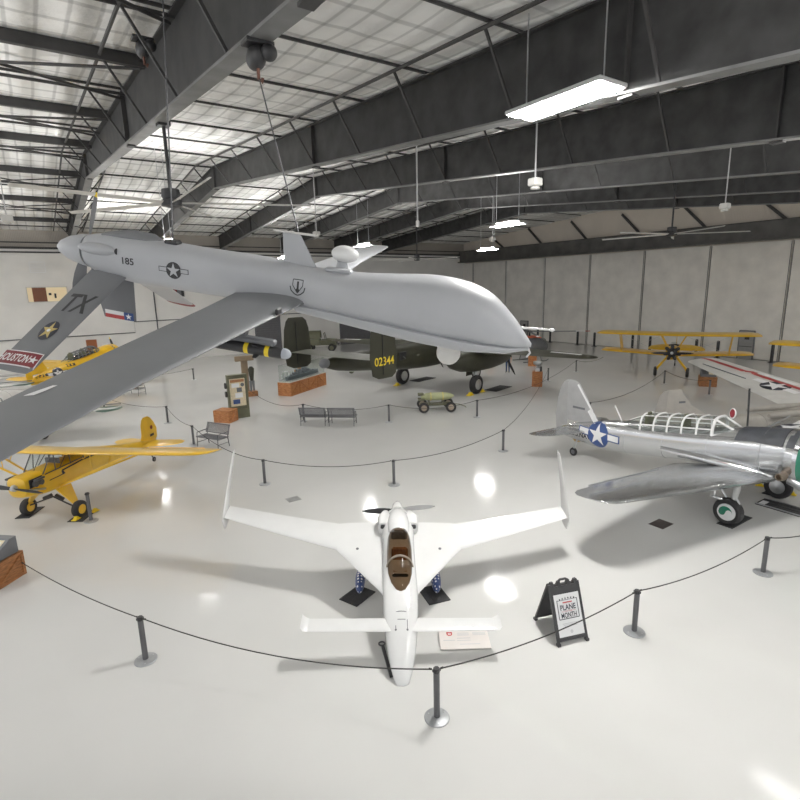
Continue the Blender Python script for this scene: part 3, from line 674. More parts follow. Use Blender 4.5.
# ------------------------------------------------------------------ white canard aircraft in the middle
EZP, EZS = (-.15, 10.758, 0), 1.05
def make_canard():
    root = thing('canard_plane', 'small white canard aircraft resting nose down in the middle of the floor', 'airplane', EZP, rot=(-.038, .189, -1.553), scale=EZS)
    mw = M['white2']
    st = [(2.90,.53,.02,.02,.02,2),(2.86,.55,.09,.06,.06,2),(2.74,.60,.15,.11,.1,2.1),(2.5,.70,.215,.155,.15,2.3),(2.2,.80,.265,.20,.2,2.6),(1.85,.87,.30,.24,.26,2.9),(1.75,.89,.31,.25,.27,3),(1.3,.94,.325,.28,.32,3.2),(.7,.97,.32,.31,.35,3.2),
          (.1,.99,.32,.34,.36,3),(-.35,1.0,.34,.36,.34,2.8),(-.7,1.02,.36,.31,.28,2.6),(-1.0,1.04,.28,.22,.2,2.3),(-1.15,1.05,.16,.15,.14,2)]
    g = G(); g.fus(G.smooth(st, 3), 36); bv = g.bvh(); fu = g.obj('fuselage', mw, root, 40)
    # turtle deck and cowling
    g = G(); g.fus([(.0,1.22,.18,.18,.2,2.3),(-.12,1.25,.22,.22,.2,2.3),(-.4,1.23,.24,.24,.25,2.3),(-.8,1.18,.22,.20,.2,2.2),(-1.1,1.10,.13,.12,.1,2)], 24); g.obj('turtle_deck', mw, root, 40)
    for sg in (1, -1):
        g = G(); g.fus([(-.36,1.10,.02,.02,.1,2),(-.44,1.18,.16,.12,.2,3),(-.7,1.20,.17,.13,.2,3),(-1.1,1.10,.08,.06,.1,2)], 18)
        g.v = [(x, y+.27*sg, z) for x, y, z in g.v]; ck = g.obj('cowling_cheek', mw, root, 40)
        g = G(); g.box((-.405,.27*sg,1.22), (.06,.22,.10), ch=.02); g.obj('air_inlet', M['black'], ck, 0)
        # strake, outer wing, winglet
        g = G(); g.foil([((1.50,.24*sg,.96),2.42,.085),((1.25,.36*sg,.96),2.17,.085),((.75,.74*sg,.96),1.66,.09),((.28,1.10*sg,.97),1.16,.105),((.03,1.30*sg,.97),.88,.12)], m=12); g.obj('strake', mw, root, 40)
        g = G(); g.foil([((.03,1.30*sg,.97),.88,.12),((-.42,2.4*sg,.97),.70,.12),((-.98,3.70*sg,.97),.50,.11),((-1.05,3.88*sg,.98),.47,.10)], m=12); wg = g.obj('outer_wing', mw, root, 40)
        nrm = Vector((0, 1, .12*sg))
        g = G(); g.foil([((-.98,3.89*sg,.72),.42,.08),((-1.0,3.92*sg,.95),.60,.09),((-1.25,3.85*sg,1.5),.45,.09),((-1.58,3.72*sg,2.28),.28,.09),((-1.62,3.71*sg,2.32),.22,.07)], nrm, 9); g.obj('winglet', mw, root, 40)
        # canard and its up-turned tip
        g = G(); g.foil([((2.18,.15*sg,.97),.30,.13),((2.17,1.60*sg,.97),.29,.13)], m=12); cn = g.obj('canard', mw, root, 40)
        g = G(); g.foil([((2.17,1.60*sg,.97),.29,.13),((2.18,1.68*sg,.99),.33,.12),((2.16,1.72*sg,1.05),.30,.06)], m=12); g.obj('canard_tip', mw, cn, 40)
        # main gear
        g = G(); g.tube([(.0,.28*sg,.62),(.06,.50*sg,.42),(.1,.72*sg,.22),(.1,.78*sg,.16)], [.075,.06,.05,.045], 10); lg = g.obj('gear_leg', mw, root, 50)
        pant = bpy.data.materials.get('star_pant') or star_pant()
        g = G(); g.ell((.12,.80*sg,.25), (.36,.105,.155), 22, 14); g.obj('wheel_pant', pant, lg, 60)
        g = G(); g.tube([(.22,.60*sg,.52),(.18,.72*sg,.36)], .03, 8); g.obj('gear_strut', M['chrome'], lg)
        wheel(lg, (.10,.80*sg,.166), .145, .10, M['steel'], name='main_wheel')
    # canopy bubble over the cockpit
    g = G(); g.fus([(1.15,1.13,.19,.09,.03,2.4),(.15,1.18,.22,.12,.03,2.4)], 24); tub = g.obj('cockpit_floor', M['rubber'], root, 30)
    for x, m in ((.62,M['tan']),(.08,M['slate'])):
        g = G(); g.box((x+.25,0,1.21), (.36,.32,.08), ch=.04); g.box((x+.02,0,1.33), (.09,.32,.30), rot=Euler((0,-.5,0)), ch=.04); g.obj('seat', m, tub, 30)
    g = G(); g.box((1.12,0,1.24), (.05,.30,.10), ch=.03); g.obj('instrument_panel', M['black'], tub, 30)
    cst = [(1.48,1.15,.03,.03,.02,2),(1.43,1.14,.11,.09,.03,2),(1.28,1.14,.18,.18,.03,2.1),(1.05,1.14,.23,.27,.03,2.2),(.75,1.16,.25,.33,.03,2.2),(.4,1.19,.25,.33,.03,2.2),(.1,1.22,.235,.28,.03,2.2),(-.10,1.26,.19,.18,.03,2.1)]
    g = G(); g.fus(cst, 32); cp = g.obj('canopy', M['smoke'], root, 60)
    M['frame_tan'] = mat('canopy_frame_tan', (.30,.25,.19), .4)
    def rim(pts, r, nm, m, par):
        g = G(); g.tube(pts, r, 8); g.obj(nm, m, par, 60)
    loop = [(x, w*1.02, z+.01) for x, z, w, a, b, c in cst] + [(x, -w*1.02, z+.01) for x, z, w, a, b, c in reversed(cst)]
    rim(loop + loop[:1], .018, 'canopy_rail', M['frame_tan'], cp)
    arch = [(.84, .25*math.cos(a), 1.155+.325*math.sin(a)) for a in [PI*i/12 for i in range(13)]]
    rim(arch, .022, 'canopy_arch', M['frame_tan'], cp)
    g = G(); g.lathe([(.15,0),(.145,.08),(.11,.25),(.05,.38),(.0,.43)], (-1.15,0,1.07), (-1,0,0), 22); g.obj('spinner', mw, root, 50)
    blade(root, (-1.24,.1,1.09), (-1.24,.86,1.17), .20, 'propeller_blade', mw, .05)
    blade(root, (-1.24,-.1,1.05), (-1.24,-.80,1.03), .16, 'propeller_blade', M['black'], .5)
    # hatch marks on the nose
    marks = line2([(-.05,.1),(.12,.1)], .012) + line2([(.05,-.1),(.12,-.1)], .012) + line2([(-.05,-.07),(-.05,.07)], .012) + disc2(.018,.12,.1) + disc2(.018,.12,-.1)
    decal('hatch_marks', [(marks, M['slate'])], (2.05,0,1.1), (1,0,0), (0,1,0), fu, bv, .004, .1)
    g = G(); pts = [(1.86, .262*math.cos(a), .87+.245*math.sin(a)) for a in [PI*i/16 for i in range(17)]]; g.tube(pts, .006, 6); g.obj('nose_seam', M['slate'], fu)
    for sg in (1, -1):
        g = G(); g.lathe([(.03,0),(.03,.01),(0,.012)], (.1,.85*sg,1.045), (0,0,1), 12); g.obj('fuel_cap', M['slate'], root, 40)
    return root
def star_pant():
    m = mat('star_pant', (.02,.05,.19), .3, coat=.5); nt = m.node_tree; p = nt.nodes['Principled BSDF']; tc = nt.nodes.new('ShaderNodeTexCoord')
    v = nt.nodes.new('ShaderNodeTexVoronoi'); v.inputs['Scale'].default_value = 13; v.inputs['Randomness'].default_value = .15
    lt = nt.nodes.new('ShaderNodeMath'); lt.operation = 'LESS_THAN'; lt.inputs[1].default_value = .30
    mx = nt.nodes.new('ShaderNodeMix'); mx.data_type = 'RGBA'; mx.inputs['A'].default_value = (.02,.05,.19,1); mx.inputs['B'].default_value = (.85,.85,.85,1)
    nt.links.new(tc.outputs['Object'], v.inputs['Vector']); nt.links.new(v.outputs['Distance'], lt.inputs[0]); nt.links.new(lt.outputs[0], mx.inputs['Factor'])
    nt.links.new(mx.outputs['Result'], p.inputs['Base Color']); return m
make_canard()
matpad(-1.03, 10.36, .50, .66, R(-35), 'black rubber mat under the left-hand star-spangled wheel of the white canard plane')
matpad(.64, 10.34, .50, .66, R(20), 'black rubber mat under the right-hand star-spangled wheel of the white canard plane')
root = thing('tow_bar', 'black tow bar with a ring end lying beside the white nose', 'tow bar', (-.36,8.29,.03), RZ*0)
g = G(); g.beam((-.07,.36,0),(.10,-.42,0), .055, .05); g.obj('bar', M['black'], root, 0)
g = G(); g.torus((-.09,.44,.0), (0,0,1), .055, .016, 20, 8); g.obj('ring', M['darksteel'], root)
# ------------------------------------------------------------------ low-wing trainers
def trainer(name, label, pos, yaw, P, cat='airplane', scale=1.0):
    """single-engined low-wing tail-dragger, wheels on z=0, origin between the main wheels"""
    body, wingm = P['body'], P['wing']
    root = thing(name, label, cat, pos, yaw, scale=scale)
    cy = P.get('y0', 0)
    zc = lambda x: P.get('zc0', .92) + P.get('zs', .135)*(x+6.3)
    st = [(1.20,zc(1.2),.64,.64,.66,2.1),(.3,zc(.3),.60,.62,.66,2.3),(-.6,zc(-.6),.58,.57,.62,2.4),(-1.8,zc(-1.8),.54,.52,.56,2.4),(-3.4,zc(-3.4),.47,.55,.58,2.4),(-4.6,zc(-4.6),.37,.50,.53,2.4),(-5.6,zc(-5.6),.23,.38,.36,2.3),(-6.45,zc(-6.45),.07,.22,.18,2)]
    f = G.smooth(st, 3)
    g = G(); g.fus(f, 36); bv = g.bvh(); fu = g.obj('fuselage', body, root, 40)
    g = G()
    for x in (.45, -.7, -2.0, -3.4): g.torus((x,0,0), (1,0,0), .01, .001, 4, 4) if False else None
    for x in (.55, -.85, -2.2, -3.55, -4.7):
        w = [s_ for s_ in f if s_[0] <= x][0]; w2 = [s_ for s_ in f if s_[0] >= x][-1]; k = (x-w[0])/(w2[0]-w[0]) if w2[0] != w[0] else 0
        q = [lerp(w[i], w2[i], k) for i in range(6)]
        ring = [(x, (abs(math.cos(a))**(2/q[5]))*math.copysign(1,math.cos(a))*(q[2]+.003), q[1]+(abs(math.sin(a))**(2/q[5]))*math.copysign(1,math.sin(a))*((q[3] if math.sin(a)>0 else q[4])+.003)) for a in [2*PI*i/36 for i in range(37)]]
        g = G(); g.tube(ring, .006, 4, False); g.obj('panel_seam', P.get('seam', M['alum_dk']), fu, 0)
    # cowling
    cw = [(2.16,1.90,.50,.50,.50,2),(2.12,1.90,.60,.60,.60,2),(1.98,1.89,.68,.68,.68,2),(1.62,1.88,.72,.72,.72,2),(1.42,1.87,.725,.725,.725,2)]
    g = G(); g.fus(cw, 36, cap=False); cwo = g.obj('cowling', P['cowl'], root, 50)
    g = G(); g.fus([(1.44,1.87,.735,.735,.735,2),(1.34,1.865,.735,.735,.735,2)], 36); g.obj('cowling_ring', P.get('ring', M['chrome']), cwo, 40)
    g = G(); g.fus([(1.40,1.87,.72,.72,.72,2),(1.15,1.85,.70,.70,.70,2)], 36); g.obj('cowl_flaps', body, root, 50)
    g = G(); g.lathe([(.16,.42),(.24,.38),(.26,.2),(.26,0),(.58,-.02),(.58,-.1)], (1.72,0,1.89), (1,0,0), 20)
    for k in range(9):
        a = k*2*PI/9; g.lathe([(.085,.22),(.10,.3),(.10,.5),(.07,.54)], (1.85,0,1.89), (0,math.cos(a),math.sin(a)), 10)
    g.obj('engine', M['darksteel'], root, 40)
    if P.get('prop', True):
        g = G(); g.lathe([(.13,-.1),(.14,.1),(.10,.22),(.0,.26)], (2.2,0,1.89), (1,0,0), 16); g.obj('propeller_hub', M['steel'], root)
        for sg in (1, -1):
            blade(root, (2.25,0,1.89), (2.25,sg*1.28*math.sin(P.get('pa',.35)),1.89+sg*1.28*math.cos(P.get('pa',.35))), .24, 'propeller_blade', M['black'], .6, M['chock'])
    if P.get('glare'):
        # matt panel from the windscreen to the cowling
        g = G(); g.fus([(1.06,1.85,.702,.702,.70,2),(.3,zc(.3),.60,.62,.66,2.3),(-.12,zc(-.12),.59,.60,.64,2.3)], 20, R(28), R(152), .008, False); g.obj('anti_glare_panel', P['glare'], root, 60)
        g = G(); g.fus([(1.41,1.87,.722,.722,.72,2),(1.14,1.85,.70,.70,.70,2)], 20, R(28), R(152), .010, False); g.obj('anti_glare_panel', P['glare'], root, 60)
        g = G(); g.fus(cw[:-1]+[(1.44,1.87,.725,.725,.725,2)], 20, R(28), R(152), .008, False); g.obj('anti_glare_panel', P['glare'], cwo, 60)
    # wings
    dih = P.get('dih', .075); xt, ct, hs = P.get('xt', .05), P.get('ct', 1.35), P.get('span', 6.25)
    out = {}
    for sg in (1, -1):
        zr = P.get('wz', 1.16)
        def wp(fr, extra=0): return (lerp(P.get('xr', .95), xt, fr), lerp(.4, hs-.55, fr)*sg, zr+dih*lerp(.4, hs-.55, fr))
        stt = [(wp(0), P.get('cr', 2.75), .15), (wp(.25), lerp(P.get('cr', 2.75), ct, .25), .145), (wp(1), ct, .10)]
        x, y, z = wp(1)
        stt += [((x-.06, y+.26*sg, z+.02), ct*.86, .09), ((x-.20, y+.44*sg, z+.035), ct*.60, .085), ((x-.42, y+.54*sg, z+.04), ct*.22, .07)]
        g = G(); g.foil(stt, m=14, inc=P.get('inc', .10)); o = g.obj('wing', wingm, root, 40); out[sg] = (o, g.bvh())
        yy = lerp(.4, hs-.55, .72)
        g = G(); xa = lerp(P.get('xr', .95), xt, .72)-lerp(P.get('cr', 2.75), ct, .72)*.76
        g.beam((xa+.05, (yy-1.5)*sg, zr+dih*(yy-1.5)+.085), (xa-.02, (yy+1.4)*sg, zr+dih*(yy+1.4)+.05), .012, .05); g.obj('aileron_gap', P.get('seam', M['slate']), o, 0)
        # wing root fillet
        g = G(); g.fus([(.9,zr+.12,.03,.05,.06,2),(.3,zr+.16,.16,.14,.1,2),(-.9,zr+.16,.20,.16,.1,2),(-2.2,zr+.12,.08,.1,.06,2)], 14); g.v = [(x_, y_+.52*sg, z_) for x_, y_, z_ in g.v]; g.obj('wing_root_fairing', body, o, 50)
        # tailplane
        zt = P.get('zt', 1.12)
        g = G(); g.foil([((-5.15,.05*sg,zt),1.45,.10),((-5.35,.9*sg,zt+.01),1.22,.09),((-5.60,1.65*sg,zt+.02),.92,.08),((-5.75,1.9*sg,zt+.02),.68,.08),((-5.92,2.02*sg,zt+.02),.34,.07)], m=10, inc=.08); tpn = g.obj('tailplane', wingm, root, 40)
        g = G(); g.beam((-6.02,.2*sg,zt+.06),(-6.10,1.85*sg,zt+.05), .012, .03); g.obj('elevator_gap', P.get('seam', M['slate']), tpn, 0)
        # main gear
        tw = P.get('track', 1.5); xw = P.get('xw', .35)
        g = G(); g.tube([(xw+.15,tw*sg-.05*sg,1.15),(xw+.08,tw*sg-.05*sg,.7),(xw,tw*sg-.04*sg,.40)], [.085,.07,.055], 10)
        g.tube([(xw-.35,tw*sg,1.1),(xw+.02,tw*sg-.05*sg,.55)], .03, 8); g.tube([(xw,tw*sg-.14*sg,.38),(xw,tw*sg,.38)], .05, 8)
        g.tube([(xw+.1,tw*sg-.02*sg,.85),(xw+.24,tw*sg-.02*sg,.66),(xw+.12,tw*sg-.02*sg,.48)], .028, 8)
        lg = g.obj('gear_leg', P.get('leg', M['steel']), root, 40)
        wh = wheel(lg, (xw,tw*sg,.375), .375, .25, P.get('hub', M['steel']))
        if P.get('cap'):
            g = G(); g.lathe([(.235,0),(.225,.03),(.12,.05),(.0,.055)], (xw,(tw+.105)*sg,.375), (0,sg,0), 28); hc = g.obj('wheel_cover', M['paper'], wh, 40)
            pts = [(.17*math.cos(a), .17*math.sin(a)) for a in [PI*(.0+i/14) for i in range(15)]] + [(-.17+.085+.085*math.cos(a), .085*math.sin(a)) for a in [PI+PI*i/8 for i in range(1,9)]] + [(.085-.085*math.cos(a), .085*math.sin(a)) for a in [PI*i/8 for i in range(1,8)]]
            g = G(); g.lathe([(.0,.0),(.0,.0)]) if False else None
            decal('green_swirl', [(swirl2(.175), M['green'])], (xw,(tw+.166)*sg,.375), (sg*-1.0,0,0) if sg < 0 else (-1,0,0), (0,0,1), hc, None, .004)
    # fin and rudder
    fx = P.get('fin', [((-4.75,0,1.38),1.60,.07),((-5.12,0,1.9),1.30,.075),((-5.52,0,2.5),.98,.08),((-5.72,0,2.78),.74,.08),((-5.84,0,2.88),.52,.07),((-5.98,0,2.92),.26,.06)])
    g = G(); g.foil(fx, (0,1,0), 10); fb = g.bvh(); fn = g.obj('fin', P.get('finm', wingm), root, 40)
    g = G(); zb = fx[0][0][2]
    g.foil([((-6.26,0,.95),.50,.14),((-6.26,0,1.5),.56,.12),((-6.26,0,2.1),.48,.12),((-6.24,0,2.6),.36,.11),((-6.20,0,2.86),.22,.1)] if not P.get('rud') else P['rud'], (0,1,0), 8); g.obj('rudder', P.get('rudm', wingm), root, 40)
    # tail wheel
    g = G(); g.tube([(-5.55,0,1.0),(-5.85,0,.45),(-5.9,0,.17)], [.06,.045,.035], 8); tg = g.obj('tail_gear', P.get('leg', M['steel']), root)
    wheel(tg, (-5.9,0,.16), .16, .10, M['slate'], name='tail_wheel')
    if P.get('can') == 'none': return root, bv, out, fb, fn, fu, None
    # greenhouse canopy
    c0, c1, chh = P.get('can', (.25, -3.35, .45))
    def prof(x):
        if x > c0-.75: k = (c0-x)/.75; return .30+.14*min(1,k), chh*(.02+.98*k)
        if x < c1+.95: k = (x-c1)/.95; return .26+.18*k, chh*(.10+.88*k**.8)
        return .44, chh
    def base(x): return zc(x)+.50+P.get('cz', 0)
    xs = [c0-.001, c0-.38, c0-.75] + [lerp(c0-.75, c1+.95, i/5) for i in range(1, 6)] + [c1+.45, c1+.02]
    def arch(x, off=0, nseg=12):
        w, h = prof(x); h = max(h, .02)
        pts = []
        for i in range(nseg+1):
            a = PI*i/nseg; c, q = math.cos(a), math.sin(a)
            pts.append((x, math.copysign(abs(c)**.62, c)*(w+off), base(x)+(abs(q)**.75)*(h+off)))
        return pts
    g = G(); g.rings([arch(x) for x in xs], False, False); can = g.obj('canopy', M['glass'], root, 60)
    fm = P.get('frame', M['white'])
    for i, x in enumerate(xs[2:-2]):
        g = G(); g.tube(arch(x, .012), .030 if i else .045, 8); g.obj('canopy_frame', fm, can, 60)
    for sg in (1, -1):
        g = G(); g.tube([arch(x, .014)[1 if sg > 0 else 11] for x in xs[2:]], .022, 6); g.tube([arch(x, .014)[4 if sg > 0 else 8] for x in xs[2:-1]], .016, 6)
        g.tube([arch(xs[2], .012)[4 if sg > 0 else 8], arch(xs[1], .012)[4 if sg > 0 else 8], (c0-.02, .16*sg, base(c0)+.02)], .035, 8)
        g.tube([arch(xs[2], .014)[0 if sg > 0 else 12], (c0-.35, .37*sg, base(c0)+.03), (c0, .0, base(c0)+.05)], .035, 8); g.obj('side_rail', fm, can, 60)
    for x in (c0-1.5, c0-2.7):
        g = G(); g.box((x,0,base(x)-.02), (.42,.46,.12), ch=.03); g.box((x-.24,0,base(x)+.18), (.10,.46,.46), ch=.04); g.box((x-.25,0,base(x)+.44), (.08,.22,.14), ch=.03); g.obj('seat', P.get('seat', M['olive2']), can, 20)
        g = G(); g.tube([(x+.30,0,base(x)-.1),(x+.36,.0,base(x)+.24)], .02, 6); g.box((x+.62,0,base(x)+.08), (.1,.62,.30), ch=.05); g.obj('instrument_panel', M['black'], can, 20)
    g = G(); g.rings([[(x, math.cos(a)*prof(x)[0]*.93, base(x)+.06*max(0,math.sin(a))) for a in [PI*i/6 for i in range(7)]] for x in xs[2:-1]], False, False); g.obj('cockpit_floor', M['rubber'], can, 40)
    return root, bv, out, fb, fn, fu, can
def swirl2(r):
    """comma-shaped half of a two-part round badge"""
    up = [(r*math.cos(a), r*math.sin(a)) for a in [PI*i/20 for i in range(21)]]
    low = [(-r/2 + r/2*math.cos(a), r/2*math.sin(a)) for a in [PI + PI*i/10 for i in range(11)]]      # bulge below on the left
    mid = [(r/2 - r/2*math.cos(a), r/2*math.sin(a)) for a in [PI*i/10 for i in range(11)]]              # bite above on the right
    ring = []; n = 20
    for i in range(n):
        x0, x1 = -r+2*r*i/n, -r+2*r*(i+1)/n
        def top(x): return math.sqrt(max(0, r*r-x*x))
        def bot(x): return -math.sqrt(max(0, r*r/4-(x+r/2)**2)) if x < 0 else math.sqrt(max(0, r*r/4-(x-r/2)**2))
        ring += poly2([(x0,bot(x0)),(x1,bot(x1)),(x1,top(x1)),(x0,top(x0))])
    return ring

# silver trainer on the right
BT, bv, wings, fb, fn, fu, can = trainer('silver_trainer', 'polished silver low-wing trainer with long framed canopy and green cowling', (10.0,14.54,0), -.991,
    dict(body=M['alum'], wing=M['alum'], cowl=M['green'], glare=M['glare'], can=(-.02, -3.95, .50), cz=-.14, cap=True, prop=True, seam=M['alum_dk'], finm=mat('fin_grey', (.40,.40,.40), .5, .3), rudm=mat('fabric_grey', (.33,.33,.325), .5), pa=1.2), scale=1.02)
insignia((-4.62,-.6,1.17), (1,0,0), (0,0,1), .44, BT, bv, M['blue'], M['paper'])
decal('tail_lettering', [(text2('U.S.NAVY', .17, 0, 0, 1.1, 0, .01), M['black'])], (-5.35,-.6,1.04), (1,0,0), (0,.2,1), BT, bv, .006, .1)
decal('fin_stencil', [(rect2(-.30,-.03,.25,.05), M['slate'])], (-5.70,-.3,1.90), (1,0,0), (0,0,1), fn, fb, .006, .15)
decal('fin_edge', [(line2([(-.02,0),(-.98,1.28)], .07), M['paper'])], (-4.84,-.3,1.50), (1,0,0), (0,0,1), fn, fb, .006, .1)
decal('star_insignia', [(disc2(.56), M['navy']), (rect2(-1.1,-.15,-.5,.15)+rect2(.5,-.15,1.1,.15)+star2(.54), M['paper'])], (-.55,4.4,1.5), (0,-1,0), (1,0,0), wings[1][0], wings[1][1], .006, .15)
g = G(); g.lathe([(.10,0),(.10,.16),(.075,.16),(.07,.02)], (1.22,-.74,1.44), (-.25,-.9,.0), 16); g.tube([(1.18,-.55,1.47),(1.22,-.74,1.44)], .10, 12); g.obj('exhaust_pipe', mat('burnt_exhaust', (.28,.22,.17), .4, .8), BT, 40)
g = G(); g.tube([(1.25,-.40,1.28),(1.55,-.46,1.22),(1.62,-.46,1.22)], [.12,.13,.12], 14); g.obj('oil_cooler', M['steel'], BT, 40)
g = G(); g.tube([(-.15,.25,2.2),(-.27,.38,3.40)], .028, 8); g.obj('antenna_mast', M['black'], BT)
g = G(); g.tube([(-3.95,0,1.75),(-4.25,0,2.25)], .022, 6); g.obj('antenna_mast', M['paper'], BT)
g = G(); g.lathe([(.06,-.02),(.15,0),(.15,.02),(.0,.025)], (-.36,-.22,2.74), (-.6,-.8,.1), 20); dd = g.obj('round_mirror', M['paper'], BT, 30)
g = G(); g.lathe([(.125,.0),(.0,.002)], (-.376,-.242,2.743), (-.6,-.8,.1), 20); g.obj('mirror_face', M['maroon'], dd, 30)
g = G(); g.tube([(.3,-2.25,1.17),(.3,-2.25,.98)], .02, 6); g.ell((.36,-2.25,.96), (.15,.05,.05), 12, 8); g.obj('landing_light', M['chrome'], BT)
g = G(); g.box((-.35,-.66,1.38), (.30,.02,.05)); g.obj('red_stencil', M['red'], BT, 0)
g = G(); g.prism([(-5.5,-.03,.95),(-5.95,-.03,.95),(-6.0,-.03,.72),(-5.8,-.03,.55),(-5.62,-.03,.62)], (0,.06,0)); g.obj('tail_wheel_fairing', mat('yellow_wood', (.45,.30,.12), .5), BT, 0)
decal('cowl_mark', [(line2([(-.07,-.09),(.07,-.09),(.07,.09),(-.07,.09),(-.07,-.09)], .04), M['paper'])], (1.78,-.72,1.89), (1,0,0), (0,0,1), BT, None, .01)
matpad(9.24, 13.58, .42, 1.15, -.991-PI/2+R(90), 'black rubber mat under the near main wheel of the silver trainer')
matpad(11.86, 15.60, .42, 1.15, -.991-PI/2+R(90), 'black rubber mat under the far main wheel of the silver trainer')
chock(11.58, 16.02, -.6, 'yellow wheel chock behind the far main wheel of the silver trainer')
chock(12.05, 15.24, -.8, 'yellow wheel chock in front of the far main wheel of the silver trainer')
# yellow trainer far left
YT, ybv, yw, yfb, yfn, yfu, ycan = trainer('yellow_trainer', 'yellow low-wing trainer with star roundel, tail towards us behind the drone wing', (-23.6,41.0,0), R(82),
    dict(body=M['yellow'], wing=M['yellow'], cowl=M['yellow'], cap=False, frame=M['slate'], seam=M['yellow2'], pa=.3))
insignia((-4.5,-.6,1.20), (1,0,0), (0,0,1), .42, YT, ybv, M['navy'], M['paper'], L=.2)
decal('side_lettering', [(rect2(-.5,-.12,.30,-.09)+rect2(-.5,-.12,-.38,.12)+rect2(-.28,-.12,-.16,.12)+rect2(-.02,-.12,.1,.12)+rect2(.18,-.12,.3,.12), M['black'])], (-5.65,-.4,1.2), (1,0,0), (0,0,1), YT, ybv, .006, .2)
decal('side_lettering', [(rect2(-.45,-.08,.35,-.05)+rect2(-.45,-.08,-.3,.1)+rect2(-.2,-.08,.0,.1)+rect2(.08,-.08,.35,.1), M['black'])], (-3.2,-.6,1.62), (1,0,0), (0,0,1), YT, ybv, .006, .2)
# grey aircraft hidden by the drone wing, with a dark green wing tip
GT, gbv, gw, gfb, gfn, gfu, gcan = trainer('grey_warplane', 'pale grey warplane hidden behind the drone wing, dark green wing tip showing', (-18.0,23.75,0), R(-87),
    dict(body=M['offwhite'], wing=M['offwhite'], cowl=M['offwhite'], seam=M['slate'], prop=False, span=4.7, track=1.30, xw=0, dih=.03, can='none', zt=1.0, fin=[((-4.75,0,1.2),1.60,.07),((-5.3,0,1.6),1.1,.075),((-5.8,0,1.9),.5,.08)], rud=[((-6.26,0,.95),.50,.14),((-6.26,0,1.5),.5,.12),((-6.22,0,1.88),.25,.1)]))
g = G(); g.ell((-.32,4.25,1.27), (.66,.58,.05), 24, 10); g.obj('wing_tip', M['green'] if False else mat('dark_green_tip', (.012,.06,.035), .4), GT, 60)
# silver machine at the left edge
ST = copy_tree(GT); ST.location = (-27.2, 30.6, 0); ST.rotation_euler = (0,0,R(-75))
tag(ST, 'silvery warplane at the left edge of the view, only its pale wing reaching in', 'airplane')
# white aircraft with the red wing stripe
WT, wbv, ww, wfb, wfn, wfu, wcan = trainer('white_trainer', 'white trainer with a red stripe along its wing, parked behind the silver trainer', (16.55,20.85,0), R(9),
    dict(body=mat('white_in_shade', (.36,.335,.295), .5), wing=M['offwhite'], finm=mat('fin_in_shade', (.43,.40,.355), .45), rudm=mat('rudder_in_shade', (.37,.345,.31), .45), cowl=M['offwhite'], seam=M['slate'], span=8.6, cr=3.4, ct=2.0, xr=3.3, xt=2.75, dih=.125, inc=.02, can='none', zc0=.62, zs=.03, zt=.8, rud=[((-6.26,0,.6),.45,.12),((-6.28,0,1.2),.56,.1),((-6.28,0,1.8),.46,.1),((-6.26,0,2.25),.34,.1),((-6.22,0,2.42),.2,.1)],  # shade on the white plane painted in as beige body, fin and rudder
    fin=[((-3.6,0,.85),2.8,.04),((-4.4,0,1.3),2.0,.05),((-5.2,0,1.8),1.15,.06),((-5.58,0,2.25),.76,.07),((-5.70,0,2.46),.6,.06)]))
o, b = ww[1]
decal('wing_stripe', [(line2([(-4.0,.0),(-1.0,.0)], .28)+line2([(-1.0,.0),(-.7,.28),(-.4,.05)], .28)+line2([(-.4,.05),(4.2,.05)], .28), M['red']), (rect2(-.55,.25,1.6,.55), M['paper'])], (1.95,4.4,1.75), (0,-1,0), (1,0,0), o, b, .008, .25, 2)
decal('star_insignia', [(disc2(.62), M['navy']), (rect2(-1.2,-.17,-.55,.17)+rect2(.55,-.17,1.2,.17)+star2(.6), M['paper'])], (1.45,3.0,1.6), (0,-1,0), (1,0,0), o, b, .008, .2, 2)
decal('fin_stencil', [(rect2(-.14,-.04,.14,.04), M['slate'])], (-5.65,-.3,1.95), (1,0,0), (0,0,1), wfn, wfb, .006, .2)
